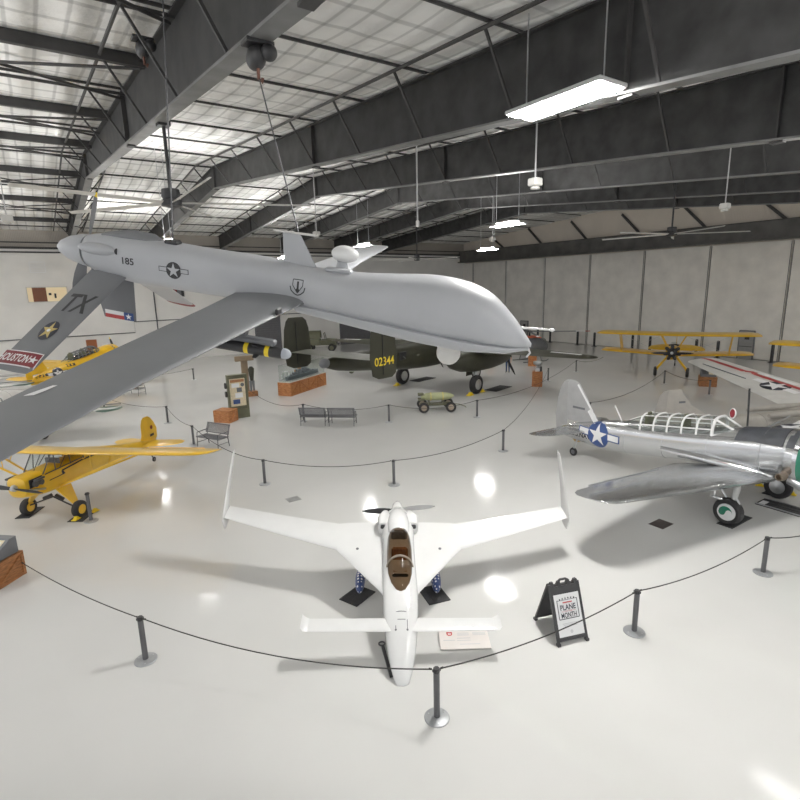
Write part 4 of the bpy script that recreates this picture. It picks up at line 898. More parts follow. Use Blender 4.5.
# ------------------------------------------------------------------ yellow high-wing cabin plane
def make_cub():
    root = thing('cabin_plane', 'yellow high-wing light plane with black side stripe and exposed engine, nose left', 'airplane', (-10.60,15.12,0), -1.72, scale=.97)
    ym = M['yellow']
    st = [(1.30,1.40,.20,.20,.24,2.6),(1.24,1.40,.30,.27,.33,3),(1.05,1.39,.34,.29,.38,3.2),(.5,1.36,.37,.30,.45,3.4),(.1,1.36,.39,.32,.48,3.6),(-.6,1.33,.39,.36,.45,3.6),(-1.4,1.28,.37,.40,.40,3.4),(-2.4,1.16,.30,.36,.33,3.2),(-3.6,1.0,.20,.26,.24,3),(-5.15,.82,.04,.10,.12,2.4)]
    g = G(); g.fus(st, 32); bv = g.bvh(); fu = g.obj('fuselage', ym, root, 40)
    g = G(); g.rings([[(x, -w, z0), (x, -w*.86, z1), (x, w*.86, z1), (x, w, z0)] for x, w, z0, z1 in ((-.95,.375,1.5,1.87),(-1.6,.34,1.44,1.72),(-2.5,.26,1.36,1.48),(-3.4,.18,1.2,1.27))]); g.obj('rear_decking', ym, root, 30)
    # cabin glazing with posts
    g = G(); g.rings([[(.62,-.34,1.58),(.62,.34,1.58)],[(.24,-.33,2.10),(.24,.33,2.10)]], False, False); ws = g.obj('windscreen', M['glass'], root, 0)
    g = G(); g.tube([(.62,.33,1.58),(.24,.33,2.1)], .018, 6); g.tube([(.62,-.33,1.58),(.24,-.33,2.1)], .018, 6); g.tube([(.62,0,1.6),(.24,0,2.1)], .012, 6); g.tube([(.62,-.33,1.58),(.66,0,1.6),(.62,.33,1.58)], .02, 6); g.obj('windscreen_frame', M['darksteel'], ws)
    for sg in (1, -1):
        g = G(); g.rings([[(.60,.375*sg,1.56),(-1.0,.365*sg,1.6)],[(.24,.335*sg,2.10),(-1.0,.335*sg,1.88)]], False, False); sw = g.obj('side_window', M['glass'], root, 0)
        g = G()
        for x0, x1 in ((.20,.16),(-.42,-.42),(-.98,-.98)): g.tube([(x0,.385*sg,1.56),(x1,.345*sg,2.10+.19*min(0,x1-.2))], .016, 6)
        g.tube([(.6,.385*sg,1.57),(-1.0,.38*sg,1.60)], .018, 6); g.tube([(.05,.385*sg,1.57),(-.38,.35*sg,1.98)], .012, 6); g.obj('window_frame', ym if False else M['darksteel'], sw)
    for x in (.05, -.75):
        g = G(); g.box((x,0,1.5), (.36,.5,.1), ch=.03); g.box((x-.2,0,1.68), (.08,.5,.32), ch=.03); g.obj('seat', M['slate'], root, 20)
    # wing in one piece over the cabin
    for sg in (1, -1):
        g = G(); g.foil([((.38,0,2.14),1.62,.11),((.38,.5*sg,2.145),1.62,.11),((.36,4.6*sg,2.20),1.62,.11),((.28,5.0*sg,2.195),1.46,.11),((.08,5.26*sg,2.17),1.05,.10),((-.2,5.36*sg,2.15),.4,.09)], m=14, inc=.19); wg = g.obj('wing', ym, root, 40)
        g = G(); g.beam((-.92,2.8*sg,1.97),(-.92,4.7*sg,1.995), .014, .05); g.obj('aileron_gap', M['yellow2'], wg, 0)
        g = G()
        for xw in (.15,-.65): g.beam((.05+xw*.3,.36*sg,1.0),(xw,2.85*sg,2.08+.17*(xw-.2)), .035, .06)
        g.tube([(.10,1.55*sg,1.50),(.12,1.55*sg,2.1)], .014, 6); g.tube([(-.35,1.75*sg,1.58),(-.6,1.75*sg,1.98)], .014, 6); g.obj('wing_strut', ym, root, 0)
        # engine cylinders sticking out of the cowl
        g = G()
        for x in (1.02,.82):
            for k in range(5): g.lathe([(.085,.0),(.085,.018)], (x,(.30+.035*k)*sg,1.42), (0,sg,0), 14)
            g.lathe([(.06,0),(.06,.18)], (x,.28*sg,1.42), (0,sg,0), 10)
        g.box((.92,.47*sg,1.55), (.36,.1,.06), ch=.02); en = g.obj('engine_cylinder_bank', M['darksteel'], root, 30)
        g = G(); g.tube([(1.2,.36*sg,1.30),(.9,.42*sg,1.22),(.7,.40*sg,1.16)], .035, 8); g.obj('exhaust_stack', M['steel'], en)
        g = G(); g.box((.92,.345*sg,1.45), (.48,.03,.26), ch=.08); g.obj('cowl_opening', M['black'], fu, 0)
        # gear: covered vee legs
        g = G(); g.prism([(.32,.37*sg,.98),(-.28,.37*sg,.94),(.04,.86*sg,.33),(.14,.86*sg,.33)], (0,.035*sg,.02)); lg = g.obj('gear_leg', ym, root, 0)
        g = G(); g.tube([(.05,0,.62),(.1,.45*sg,.46),(.12,.80*sg,.33)], .025, 8); g.tube([(.02,.08*sg,.66),(.05,.34*sg,.55)], .055, 10); g.obj('axle_shock', M['black'], lg)
        wheel(lg, (.1,.90*sg,.27), .27, .22, ym)
        # tailplane
        g = G(); g.foil([((-4.25,.03*sg,.90),1.05,.05),((-4.35,.6*sg,.90),1.0,.05),((-4.55,1.1*sg,.90),.86,.05),((-4.75,1.38*sg,.90),.52,.05),((-4.9,1.45*sg,.90),.2,.05)], m=8); g.obj('tailplane', ym, root, 40)
    g = G(); g.lathe([(.10,0),(.10,.06),(.05,.14),(.0,.15)], (1.29,0,1.40), (1,0,0), 16); g.obj('propeller_hub', M['steel'], root)
    blade(root, (1.38,0,1.40), (1.38,-.96,1.48), .16, 'propeller_blade', M['black'], .5)
    blade(root, (1.38,0,1.40), (1.38,.96,1.32), .16, 'propeller_blade', M['black'], .5)
    g = G()
    for y, z in ((-.14,1.26),(.14,1.26),(0,1.20)): g.lathe([(.045,0),(.045,.02),(0,.021)], (1.27,y,z+.04), (1,0,0), 12)
    g.obj('cowl_inlet', M['black'], fu, 30)
    # fin and rudder with rounded outline
    g = G(); g.foil([((-4.40,0,.92),.55,.06),((-4.55,0,1.30),.36,.07),((-4.68,0,1.6),.2,.08)], (0,1,0), 8); g.obj('fin', ym, root, 40)
    g = G(); g.foil([((-4.55,0,.72),.70,.07),((-4.50,0,1.0),1.05,.05),((-4.55,0,1.35),1.02,.05),((-4.56,0,1.66),.84,.05),((-4.64,0,1.86),.58,.05),((-4.76,0,1.95),.28,.05)], (0,1,0), 10); rb = g.bvh(); rd = g.obj('rudder', ym, root, 40)
    decal('tail_badge', [(disc2(.085,0,0)+rect2(-.05,-.06,.06,.02), M['maroon']), (rect2(-.15,-.36,.12,-.26), M['black'])], (-5.2,.3,1.45), (-1,0,0), (0,0,1), rd, rb, .006, .1)
    decal('tail_badge', [(disc2(.085,0,0)+rect2(-.05,-.06,.06,.02), M['maroon']), (rect2(-.12,-.36,.15,-.26), M['black'])], (-5.2,-.3,1.45), (1,0,0), (0,0,1), rd, rb, .006, .1)
    for sg in (1, -1):     # black lightning stripe
        pts = [(.55,1.16),(.12,1.19)] if False else None
        ly = line2([(-.45,-.12),(.12,-.10)], .03) + poly2([(.04,-.11),(.16,-.11),(.10,.0),(.02,.02)]) + line2([(.05,.02),(.9,.07),(2.0,.04)], .05)
        decal('side_stripe', [(ly, M['black'])], (.02,.5*sg,1.45), (-1,0,0) if sg > 0 else (1,0,0), (0,0,1), fu, bv, .006, .12) if sg > 0 else decal('side_stripe', [([tuple((-a, b) for a, b in t) for t in ly], M['black'])], (.02,-.5,1.45), (1,0,0), (0,0,1), fu, bv, .006, .12)
    g = G(); g.tube([(-4.75,0,.72),(-5.1,0,.2),(-5.15,0,.1)], .025, 6); tg = g.obj('tail_gear', M['darksteel'], root)
    wheel(tg, (-5.16,0,.1), .10, .06, M['slate'], name='tail_wheel')
    return root
make_cub()
matpad(-11.55, 15.28, .42, .85, -1.69+R(90)+R(12), 'black rubber mat under the yellow cabin plane wheel farther from the camera line, at left')
matpad(-9.72, 14.92, .46, .80, -1.69+R(90)+R(8), 'black rubber mat under the yellow cabin plane wheel beside the lone stanchion')
chock(-9.74, 14.64, R(82), 'yellow wheel chock in front of the yellow cabin plane wheel')
chock(-9.50, 15.22, R(70), 'yellow wheel chock behind the yellow cabin plane wheel')

# ------------------------------------------------------------------ yellow biplane
def make_biplane():
    root = thing('biplane', 'yellow biplane facing us near the hangar doors, black radial engine in front', 'airplane', (18.97,36.25,0), -2.092, scale=1.022)
    ym = M['yellow']; zc = lambda x: 1.70 + .095*(x-.6)
    f = [(.75,zc(.75),.40,.42,.42,2.1),(.4,zc(.4),.44,.48,.48,2.2),(-.6,zc(-.6),.42,.52,.5,2.3),(-1.8,zc(-1.8),.38,.48,.46,2.3),(-3.2,zc(-3.2),.27,.34,.34,2.2),(-5.2,zc(-5.2),.07,.16,.18,2)]
    g = G(); g.fus(f, 28); g.obj('fuselage', ym, root, 40)
    g = G(); g.lathe([(.30,-.35),(.30,-.05),(.24,.02),(.17,.12),(.10,.2),(.0,.21)], (1.0,0,1.76), (1,0,0), 20)
    for k in range(7):
        a = k*2*PI/7+PI/2; d = Vector((0,math.cos(a),math.sin(a))); p = Vector((.92,0,1.76))
        g.lathe([(.08,.20),(.105,.24),(.105,.46),(.085,.50),(.05,.54)], p, d, 12)
        for q in range(4): g.lathe([(.125,.26+.055*q),(.125,.275+.055*q)], p, d, 12)
        g.tube([p+d*.2+Vector((.1,0,0)), p+d*.52+Vector((.08,0,0))], .018, 6)
    g.obj('radial_engine', M['black'], root, 40)
    g = G(); g.lathe([(.10,0),(.09,.10),(.0,.14)], (1.2,0,1.76), (1,0,0), 14); g.obj('propeller_hub', M['steel'], root)
    for sg in (1, -1): blade(root, (1.28,0,1.76), (1.28,1.25*sg,1.76+.03*sg), .20, 'propeller_blade', M['black'], .5)
    for sg in (1, -1):
        g = G(); g.foil([((.78,0,2.86),1.5,.125),((.78,.6*sg,2.86),1.5,.115),((.70,4.3*sg,2.90),1.5,.11),((.55,4.72*sg,2.905),1.2,.10),((.2,4.92*sg,2.87),.6,.09)], m=12, inc=-.10); g.obj('upper_wing', ym, root, 40)
        g = G(); g.foil([((.10,.30*sg,1.45),1.5,.115),((.02,4.0*sg,1.62),1.5,.11),((-.12,4.45*sg,1.635),1.2,.10),((-.45,4.65*sg,1.60),.6,.09)], m=12, inc=-.08); g.obj('lower_wing', ym, root, 40)
        g = G()
        for x0, x1 in ((.45,-.15),(-.35,-.95)): g.beam((x1,3.25*sg,1.63),(x0,3.35*sg,2.86), .04, .09)
        g.beam((-.15,3.25*sg,1.65),(-.35,3.35*sg,2.84), .03, .07); g.obj('wing_strut', M['yellow2'], root, 0)
        g = G(); g.beam((.40,.36*sg,2.05),(.45,.75*sg,2.83), .04, .07); g.beam((-.25,.38*sg,2.1),(-.30,.75*sg,2.83), .04, .07); g.obj('cabane_strut', M['yellow2'], root, 0)
        g = G()
        for a, b in (((.1,.5*sg,1.5),(.2,3.3*sg,2.86)), ((.2,.7*sg,2.82),(.0,3.2*sg,1.64))): g.tube([a, b], .008, 4)
        g.obj('flying_wire', M['steel'], root)
        g = G(); g.tube([(.55,.25*sg,1.45),(.08,.85*sg,.62),(.0,.95*sg,.36)], [.075,.085,.06], 10); g.tube([(-.25,.30*sg,1.35),(.0,.9*sg,.5)], .03, 8); lg = g.obj('gear_leg', ym, root, 40)
        wheel(lg, (0,.98*sg,.33), .33, .2, M['slate'])
        g = G(); g.foil([((-4.4,.04*sg,1.28),1.1,.07),((-4.5,1.0*sg,1.28),1.0,.07),((-4.7,1.7*sg,1.28),.7,.07),((-4.9,1.92*sg,1.28),.3,.06)], m=8, inc=-.34); g.obj('tailplane', ym, root, 40)
    g = G(); g.foil([((-4.3,0,1.3),1.3,.06),((-4.7,0,1.9),.95,.06),((-4.95,0,2.3),.6,.06),((-5.1,0,2.42),.3,.05)], (0,1,0), 8); g.obj('fin', ym, root, 40)
    for x in (-.95, -2.0):
        g = G(); g.torus((x,0,zc(x)+.50), (0,0,1), .28, .05, 20, 8); g.lathe([(.27,0),(.0,.01)], (x,0,zc(x)+.5), (0,0,1), 18); ck = g.obj('cockpit_rim', M['black'], root)
        g = G(); g.rings([[(x+.36,-.2,zc(x)+.5),(x+.36,.2,zc(x)+.5)],[(x+.26,-.17,zc(x)+.75),(x+.26,.17,zc(x)+.75)]], False, False); g.obj('windscreen', M['glass'], root, 0)
    g = G(); g.tube([(-5.0,0,1.05),(-5.25,0,.35),(-5.3,0,.12)], .03, 6); tg = g.obj('tail_gear', M['darksteel'], root)
    wheel(tg, (-5.3,0,.12), .12, .08, M['slate'], name='tail_wheel')
    return root
BP = make_biplane()
B2 = copy_tree(BP); B2.location = (24.9, 26.6, 0); B2.rotation_euler = (0,0,-2.25)
tag(B2, 'second yellow biplane at the right edge, only its wing tips in view', 'airplane')

# ------------------------------------------------------------------ olive twin-tailed bomber
def make_bomber():
    root = thing('bomber', 'olive drab twin-tailed bomber behind the hanging drone, yellow number on its fin', 'airplane', (2.70,34.15,0), .858, scale=.984)
    om = M['olive']
    f = [(6.1,2.65,.06,.06,.06,2),(5.95,2.65,.28,.28,.28,2),(5.5,2.66,.50,.52,.50,2.2),(4.6,2.72,.68,.75,.72,2.4),(3.4,2.80,.75,.95,.85,2.8),(2.2,2.82,.76,1.0,.88,3),(.5,2.62,.76,.95,.9,3),(-2,2.55,.74,.86,.88,3),(-4.5,2.58,.66,.76,.74,2.8),(-7.2,2.68,.48,.60,.54,2.5),(-9.2,2.78,.32,.42,.38,2.3),(-10.1,2.86,.16,.20,.2,2)]
    g = G(); g.fus(G.smooth(f, 3), 32); bv = g.bvh(); fu = g.obj('fuselage', om, root, 40)
    g = G(); g.fus([(5.98,2.65,.29,.29,.29,2),(5.5,2.66,.51,.53,.51,2.2),(4.95,2.70,.63,.68,.65,2.3)], 24, off=.01, cap=False); g.obj('nose_glazing', M['glass'], root, 50)
    g = G(); g.fus([(3.75,3.55,.3,.1,.1,2.2),(3.3,3.62,.5,.30,.1,2.4),(2.5,3.64,.52,.34,.1,2.4),(1.8,3.62,.4,.2,.1,2.2)], 20); g.obj('cockpit_canopy', M['slate'], root, 50)
    g = G(); g.ell((-.3,0,3.72), (.42,.42,.34), 20, 12); g.obj('top_turret', M['slate'], root, 60)
    g = G(); g.ell((-10.1,0,2.9), (.35,.24,.26), 16, 10); g.obj('tail_turret', M['slate'], root, 60)
    for sg in (1, -1):
        g = G(); g.box((-4.6,.66*sg,2.72), (.75,.06,.5), rot=Euler((0,0,-.09*sg)), ch=.05); wn = g.obj('waist_window', M['black'], fu, 0)
        g = G(); g.tube([(-4.55,.6*sg,2.7),(-4.9,1.15*sg,2.6)], .025, 6); g.obj('waist_gun', M['black'], wn)
        g = G(); g.foil([((1.9,.5*sg,2.5),3.3,.16),((1.75,2.95*sg,2.72),3.0,.155),((1.15,8.0*sg,2.72),2.0,.13),((.75,9.75*sg,2.72),1.45,.11),((.5,10.2*sg,2.72),.9,.10),((.2,10.35*sg,2.72),.35,.09)], m=14); wg = g.obj('wing', om, root, 40); wb = g.bvh()
        decal('wing_stencil', [(rect2(-.9,-.14,.9,.10), M['paper'])], (.25,8.5*sg,2.8), (0,1,0) if sg < 0 else (0,-1,0), (-1,0,0) if sg < 0 else (1,0,0), wg, wb, .01, .3)
        g = G(); g.fus([(2.95,2.62,.55,.56,.56,2),(2.85,2.62,.68,.70,.70,2),(2.3,2.62,.74,.76,.76,2),(1.2,2.6,.76,.74,.82,2.1),(-.6,2.6,.72,.68,.80,2.1),(-2.0,2.62,.60,.56,.64,2.1),(-2.9,2.68,.40,.36,.42,2),(-3.3,2.72,.14,.14,.16,2)], 28)
        g.v = [(x, y+2.95*sg, z-.38) for x, y, z in g.v]; nc = g.obj('engine_nacelle', om, root, 40)
        g = G(); g.lathe([(.18,.3),(.22,.2),(.24,.0),(.56,-.02)], (2.75,2.95*sg,2.24), (1,0,0), 18); g.obj('engine_face', M['darksteel'], nc)
        g = G(); g.lathe([(.15,0),(.14,.2),(.0,.3)], (3.05,2.95*sg,2.24), (1,0,0), 14); g.obj('propeller_hub', M['black'], nc)
        for k in range(3):
            a = PI/2 + .5 + k*2*PI/3
            blade(nc, (3.15,2.95*sg,2.24), (3.15,2.95*sg+1.7*math.cos(a),2.24+1.7*math.sin(a)), .30, 'propeller_blade', M['black'], .5)
        g = G(); g.tube([(-.2,2.95*sg,2.0),(-.25,2.95*sg,1.2),(-.35,2.95*sg,.6)], [.12,.10,.08], 10); g.tube([(-.9,2.95*sg,2.1),(-.4,2.95*sg,.9)], .05, 8); g.tube([(-.35,2.80*sg,.6),(-.35,3.1*sg,.6)], .07, 8); lg = g.obj('gear_leg', M['steel'], root, 40)
        wheel(lg, (-.35,3.02*sg,.6), .6, .40, M['steel'], name='main_wheel')
        g = G(); g.prism([(.35,2.55*sg,1.8),(-.7,2.55*sg,1.8),(-.6,2.45*sg,1.1),(.25,2.45*sg,1.1)], (0,.03,0)); g.obj('gear_door', om, root, 0)
        # tailplane and end fins
        g = G(); g.foil([((-8.1,0,3.22),1.75,.10),((-8.2,3.3*sg,3.22),1.5,.09)], m=10); g.obj('tailplane', mat('olive_tail', (.13,.13,.11), .5, var=.2) if sg > 0 else bpy.data.materials['olive_tail'], root, 40)
        fo = [((-8.55,3.3*sg,2.30),1.0,.09),((-8.25,3.3*sg,2.50),1.75,.08),((-8.2,3.3*sg,3.4),1.95,.075),((-8.3,3.3*sg,4.5),1.75,.075),((-8.45,3.3*sg,4.95),1.45,.07),((-8.7,3.3*sg,5.15),1.0,.06)]
        g = G(); g.foil(fo, (0,1,0), 12); fb = g.bvh(); fn = g.obj('fin', om, root, 40)
        g = G(); g.box((-9.28,3.3*sg,3.7), (.03,.17,2.4)); g.obj('rudder_hinge', M['black'], fn, 0)
        if sg < 0: decal('fin_number', [(text2('02344', .42, 0, 0, .95, 0, .01), M['chock'])], (-9.15,-3.6,3.16), (1,0,0), (0,0,1), fn, fb, .008, .2)
        else: decal('fin_number', [(text2('02344', .42, 0, 0, .95, 0, .01), M['chock'])], (-9.15,3.6,3.16), (-1,0,0), (0,0,1), fn, fb, .008, .2)
    g = G(); g.tube([(4.3,0,2.2),(4.4,0,1.0),(4.4,0,.5)], .08, 8); ng = g.obj('nose_gear', M['steel'], root)
    wheel(ng, (4.4,.0,.48), .48, .3, M['steel'], name='nose_wheel')
    g = G(); g.lathe([(.0,-.1),(.12,-.06),(.14,.02)], (-8.2,0,2.20), (0,0,1), 12); g.obj('tail_skid', M['olive2'], root)
    return root
make_bomber()
def b25(x, y): c, q = math.cos(.858), math.sin(.858); return (2.70+.984*(x*c-y*q), 34.15+.984*(x*q+y*c))
for x, y, lb in ((.31,-3.0,'yellow wheel chock in front of the bomber right main wheel'),(-1.01,-3.0,'yellow wheel chock behind the bomber right main wheel'),(-1.01,3.0,'yellow wheel chock behind the bomber left main wheel')):
    px, py = b25(x, y); chock(px, py, .858, lb, 0, size=1.9)
px, py = b25(1.9,-3.3); matpad(px, py, 2.0, .9, .858, 'black slatted tray on the floor ahead of the bomber right wheel')
px, py = b25(1.9,3.0); matpad(px, py, 2.0, .9, .858, 'black slatted tray on the floor ahead of the bomber left wheel')
# ================================================================== barrier posts and ropes
M['post'] = mat('post_grey', (.115,.115,.12), .42, .5, var=.1)
M['base'] = mat('post_base_grey', (.36,.37,.38), .38, .5, var=.12)
M['rope'] = mat('rope_black', (.035,.033,.03), .8)
def make_post(label):
    root = thing('barrier_post', label, 'barrier post', group='grey rope barrier posts')
    g = G(); g.lathe([(.198,0),(.20,.012),(.19,.022),(.10,.036),(.06,.038)], n=28)
    ba = g.obj('base', M['base'], root, 30)
    g = G()
    for k in range(3):
        a = k*2*PI/3+.4; g.lathe([(.016,.0265),(.014,.034),(.0,.035)], (.14*math.cos(a),.14*math.sin(a),0), (0,0,1), 8)
    g.obj('bolt', M['steel'], ba)
    g = G(); g.lathe([(.050,.03),(.050,.87),(.044,.89),(.0,.892)], n=18); g.obj('pole', M['post'], root, 30)
    g = G(); g.lathe([(.053,.83),(.053,.885),(.045,.895),(0,.9)], n=18)
    for a in (0, PI/2, PI, 3*PI/2): g.box((.056*math.cos(a),.056*math.sin(a),.855), (.018,.018,.04), rz=a)
    g.obj('cap', M['black'], root, 30)
    return root
POSTS = dict(
 a1=(-4.78,8.47,'grey barrier post at lower left, ahead of the drone shadow'), a2=(.46,6.99,'grey barrier post nearest the camera, beside the white plane nose'),
 a3=(4.4,8.94,'grey barrier post just right of the plane of the month sign'), a4=(8.21,10.9,'grey barrier post at right below the silver trainer wheels'),
 b1=(-4.76,17.29,'barrier post left of the three in the rope line behind the white canard plane'), b2=(-.27,16.91,'barrier post directly behind the propeller of the white canard plane'),
 b3=(4.12,20.36,'barrier post left of the silver trainer tail, ending the middle rope line'), c1=(-11.98,26.32,'small barrier post between the yellow cabin plane fin and the drone wing'),
 c2=(-9.1,22.24,'barrier post beside the single metal bench'), d1=(-.57,25.46,'barrier post left of the bomb trolley, beside the paired benches'),
 d2=(3.91,26.05,'barrier post right of the bomb trolley'), e1=(10.23,35.68,'barrier post beside the wooden donation stand near the bomber wing tip'),
 e2=(13.3,39.13,'barrier post under the bomber wing tip'), e3=(9.23,24.93,'barrier post just behind the silver trainer fin'),
 e4=(17.21,33.63,'barrier post in front of the yellow biplane propeller'), e5=(18.02,29.98,'barrier post in front of the wooden crate by the striped wing'),
 f1=(-9.26,14.58,'lone barrier post beside the yellow cabin plane wheel'), g1=(-4.93,26.07,'barrier post at the left end of the paired metal benches'),
 h1=(-16.81,29.24,'barrier post showing over the dark green wing tip'), k1=(-15.65,39.58,'small far barrier post left of the tall display stand'), i1=(10.35,11.5,'barrier post past the right edge of view'))
P0 = None
for k, (x, y, lb) in POSTS.items():
    if P0 is None: P0 = make_post(lb); o = P0
    else: o = copy_tree(P0); o['label'] = lb
    o.location = (x, y, 0); o.rotation_euler = (0, 0, random.uniform(0, 1.5))
def rope(a, b, label, sag=.22, za=.86, zb=.86, r=.011):
    A = Vector(a+(za,)) if len(a) == 2 else Vector(a); B = Vector(b+(zb,)) if len(b) == 2 else Vector(b)
    d = (B-A).normalized(); A = A + d*.07; B = B - d*.07
    g = G(); g.tube([A.lerp(B, i/14) + Vector((0,0,-sag*4*(i/14)*(1-i/14))) for i in range(15)], r, 6)
    g.lathe([(r*1.5,0),(r*1.5,.05)], A, d, 8); g.lathe([(r*1.5,0),(r*1.5,.05)], B, -d, 8)
    tag(g.obj('barrier_rope', M['rope']), label, 'rope', 'black barrier ropes')
p = lambda k: POSTS[k][:2]
rope((-9.26,11.66,.30), p('a1')+(.86,), 'black rope from the left-edge wooden crate to the lower left post', .10)
rope(p('a1'), p('a2'), 'long black rope across the nose of the white canard plane', .27)
rope(p('a2'), p('a3'), 'black rope passing in front of the plane of the month sign', .17)
rope(p('a3'), p('a4'), 'black rope from the sign post to the post below the silver trainer', .17)
rope(p('a4'), p('i1'), 'short black rope running out of view at the right', .10)
rope(p('c2'), p('b1'), 'black rope from the bench post to the middle rope line, past the yellow wing tip', .30)
rope(p('b1'), p('b2'), 'black rope behind the left wing of the white canard plane', .22)
rope(p('b2'), p('b3'), 'black rope behind the right wing of the white canard plane', .22)
rope(p('b3'), p('e1'), 'long thin rope from the middle line back to the wooden donation stand', .45)
rope(p('c1'), p('c2'), 'black rope from the small left post to the bench post', .2)
rope(p('h1'), p('c1'), 'black rope over the dark green wing tip', .2)
rope(p('k1'), (-22.0,37.2), 'faint far rope running left from the small far post', .3)
rope(p('g1'), (-9.3,32.1), 'rope from the paired benches back to the tall display stand', .4, zb=.5)
rope(p('g1'), p('d1'), 'rope hanging behind the paired metal benches', .25)
rope(p('d1'), p('d2'), 'rope in front of the bomb trolley', .28)
rope(p('d2'), p('e2'), 'rope curving back from the bomb trolley under the bomber wing', .5)
rope(p('e3'), p('e4'), 'rope sagging above the long canopy of the silver trainer', .4)
rope(p('e4'), p('e5'), 'rope in front of the wooden crate by the striped wing', .2)
rope(p('e2'), (15.9,40.6), 'rope under the tip of the bomber wing', .2)

# ================================================================== sign, plaque, crates and stands
def make_sign():
    # feet (2.82,8.56) and (3.44,8.73) in front, back feet .86 m behind
    ex = Vector((.62,.17,0)).normalized(); nb = Vector((-.26,.96,0)).normalized(); wd = .64
    root = thing('a_frame_sign', 'black folding A-frame sign with a white PLANE OF THE MONTH poster', 'sign', (3.13,8.645,0), math.atan2(ex.y, ex.x))
    # local x along the front feet, y backwards
    H_ = 1.02; dep = .43
    def pan(yf, sgn):
        """frame of one leaf, leaning from foot at y=yf to the ridge at y=dep"""
        base = Vector((0,yf,0)); top = Vector((0,dep-.02*sgn,H_)); d = (top-base); L = d.length; d.normalize(); n = Vector((1,0,0)).cross(d)
        return base, d, n, L
    b, d, n, L = pan(0, 1)
    P = lambda x, h, o=0: b + Vector((x,0,0)) + d*h + n*o
    for nm, (bb, dd, nn, LL) in (('front_frame', pan(0, 1)), ('back_frame', pan(2*dep, -1))):
        Q = lambda x, h, o=0: bb + Vector((x,0,0)) + dd*h + nn*o
        g = G()
        for x in (-wd/2+.02, wd/2-.02): g.beam(Q(x,0), Q(x,LL), .045, .04, up=nn)
        g.beam(Q(-wd/2,.10), Q(wd/2,.10), .05, .04, up=nn)
        g.beam(Q(-wd/2+.02,LL-.13), Q(wd/2-.02,LL-.13), .03, .17, up=dd)
        for x in (-wd/2+.07, wd/2-.07, -.10, .10): g.beam(Q(x,LL-.07), Q(x,LL+.045), .06, .03, up=nn)
        g.tube([Q(-.10,LL+.05),Q(-.06,LL+.075),Q(.06,LL+.075),Q(.10,LL+.05)], .018, 8)
        for x in (-wd/2+.02, wd/2-.02): g.box(Q(x,.03), (.075,.085,.06), ch=.012)
        fr = g.obj(nm, M['slate'] if False else mat('sign_black_'+nm, (.035,.034,.036), .5), root, 0)
        g = G(); vs = [Q(-wd/2+.03,.10), Q(wd/2-.03,.10), Q(wd/2-.03,LL-.2), Q(-wd/2+.03,LL-.2)]; g.rings([vs, [v+nn*.012 for v in vs]]); g.obj('backing_panel', mat('sign_panel_'+nm, (.04,.04,.042), .5), fr, 0)
    fo = -n if n.y > 0 else n
    c = P(0, .53) + fo*.022
    pw, ph = .53, .76
    navy, red, grey = M['navy'], mat('sign_red', (.55,.07,.07), .5), mat('sign_grey', (.55,.55,.56), .6)
    poster = [(rect2(-pw/2,-ph/2,pw/2,ph/2), M['paper']),
      (line2([(-.19,.27),(-.21,.27),(-.21,-.07),(.21,-.07),(.21,.27),(.19,.27)], .014), navy),
      ([t for i in range(6) for t in star2(.026, -.15+.06*i, .285+.012*math.sin(PI*i/5))] + line2([(-.19,.268),(.19,.268)], .008), navy),
      (text2('PLANE', .10, 0, .135, .82, 0, .02) + text2('MONTH', .095, 0, .0-.008, .70, 0, .02), navy),
      (text2('OF THE', .026, 0, .064, 1.2, 0, .01) + rect2(-.15,.061,-.075,.066) + rect2(.075,.061,.15,.066) + line2([(-.10,.223),(.10,.223)], .022), red),
      (line2([(-.17,-.15),(.17,-.15)], .010) + line2([(-.15,-.175),(.15,-.175)], .010) + line2([(-.13,-.20),(.13,-.20)], .010) + disc2(.028,.0,-.30,16,.012), grey)]
    decal('poster', poster, c, (1,0,0), d, root, None, .003, label='white poster reading PLANE OF THE MONTH')
    return root
make_sign()
# floor placard by the canard
root = thing('floor_placard', 'white information placard with a red badge standing under the right canard', 'placard', (1.11,8.77,0), R(.5))
g = G(); g.box((0,0,.045), (.94,.50,.012), rot=Euler((.06,0,0)), ch=.004); g.obj('board', mat('placard_paper', (.74,.69,.65), .5, var=.03), root, 0)
g = G()
for x in (-.38,.38): g.box((x,0,.018), (.05,.4,.036))
g.obj('foot', M['slate'], root, 0)
tx = []
for i, y in enumerate((.17,.14,.11)): tx += line2([(-.12,y),(.10,y)], .014) + line2([(.17,y),(.42,y)], .014)
tx += line2([(-.14,.03),(.12,.03)], .016) + line2([(-.40,-.02),(-.18,-.02)], .018) + line2([(-.14,-.03),(.12,-.03)], .014) + line2([(-.1,-.13),(.28,-.13)], .014)
red = bpy.data.materials['sign_red']
decal('print', [(tx, bpy.data.materials['sign_grey']), (disc2(.055,-.27,.15)+rect2(-.325,.15,-.215,.205), red), (disc2(.028,-.27,.15), M['paper']), (disc2(.014,-.27,.15), red)], (0,0,.0525), (1,0,0), (0,1,.06), root, None, .002)

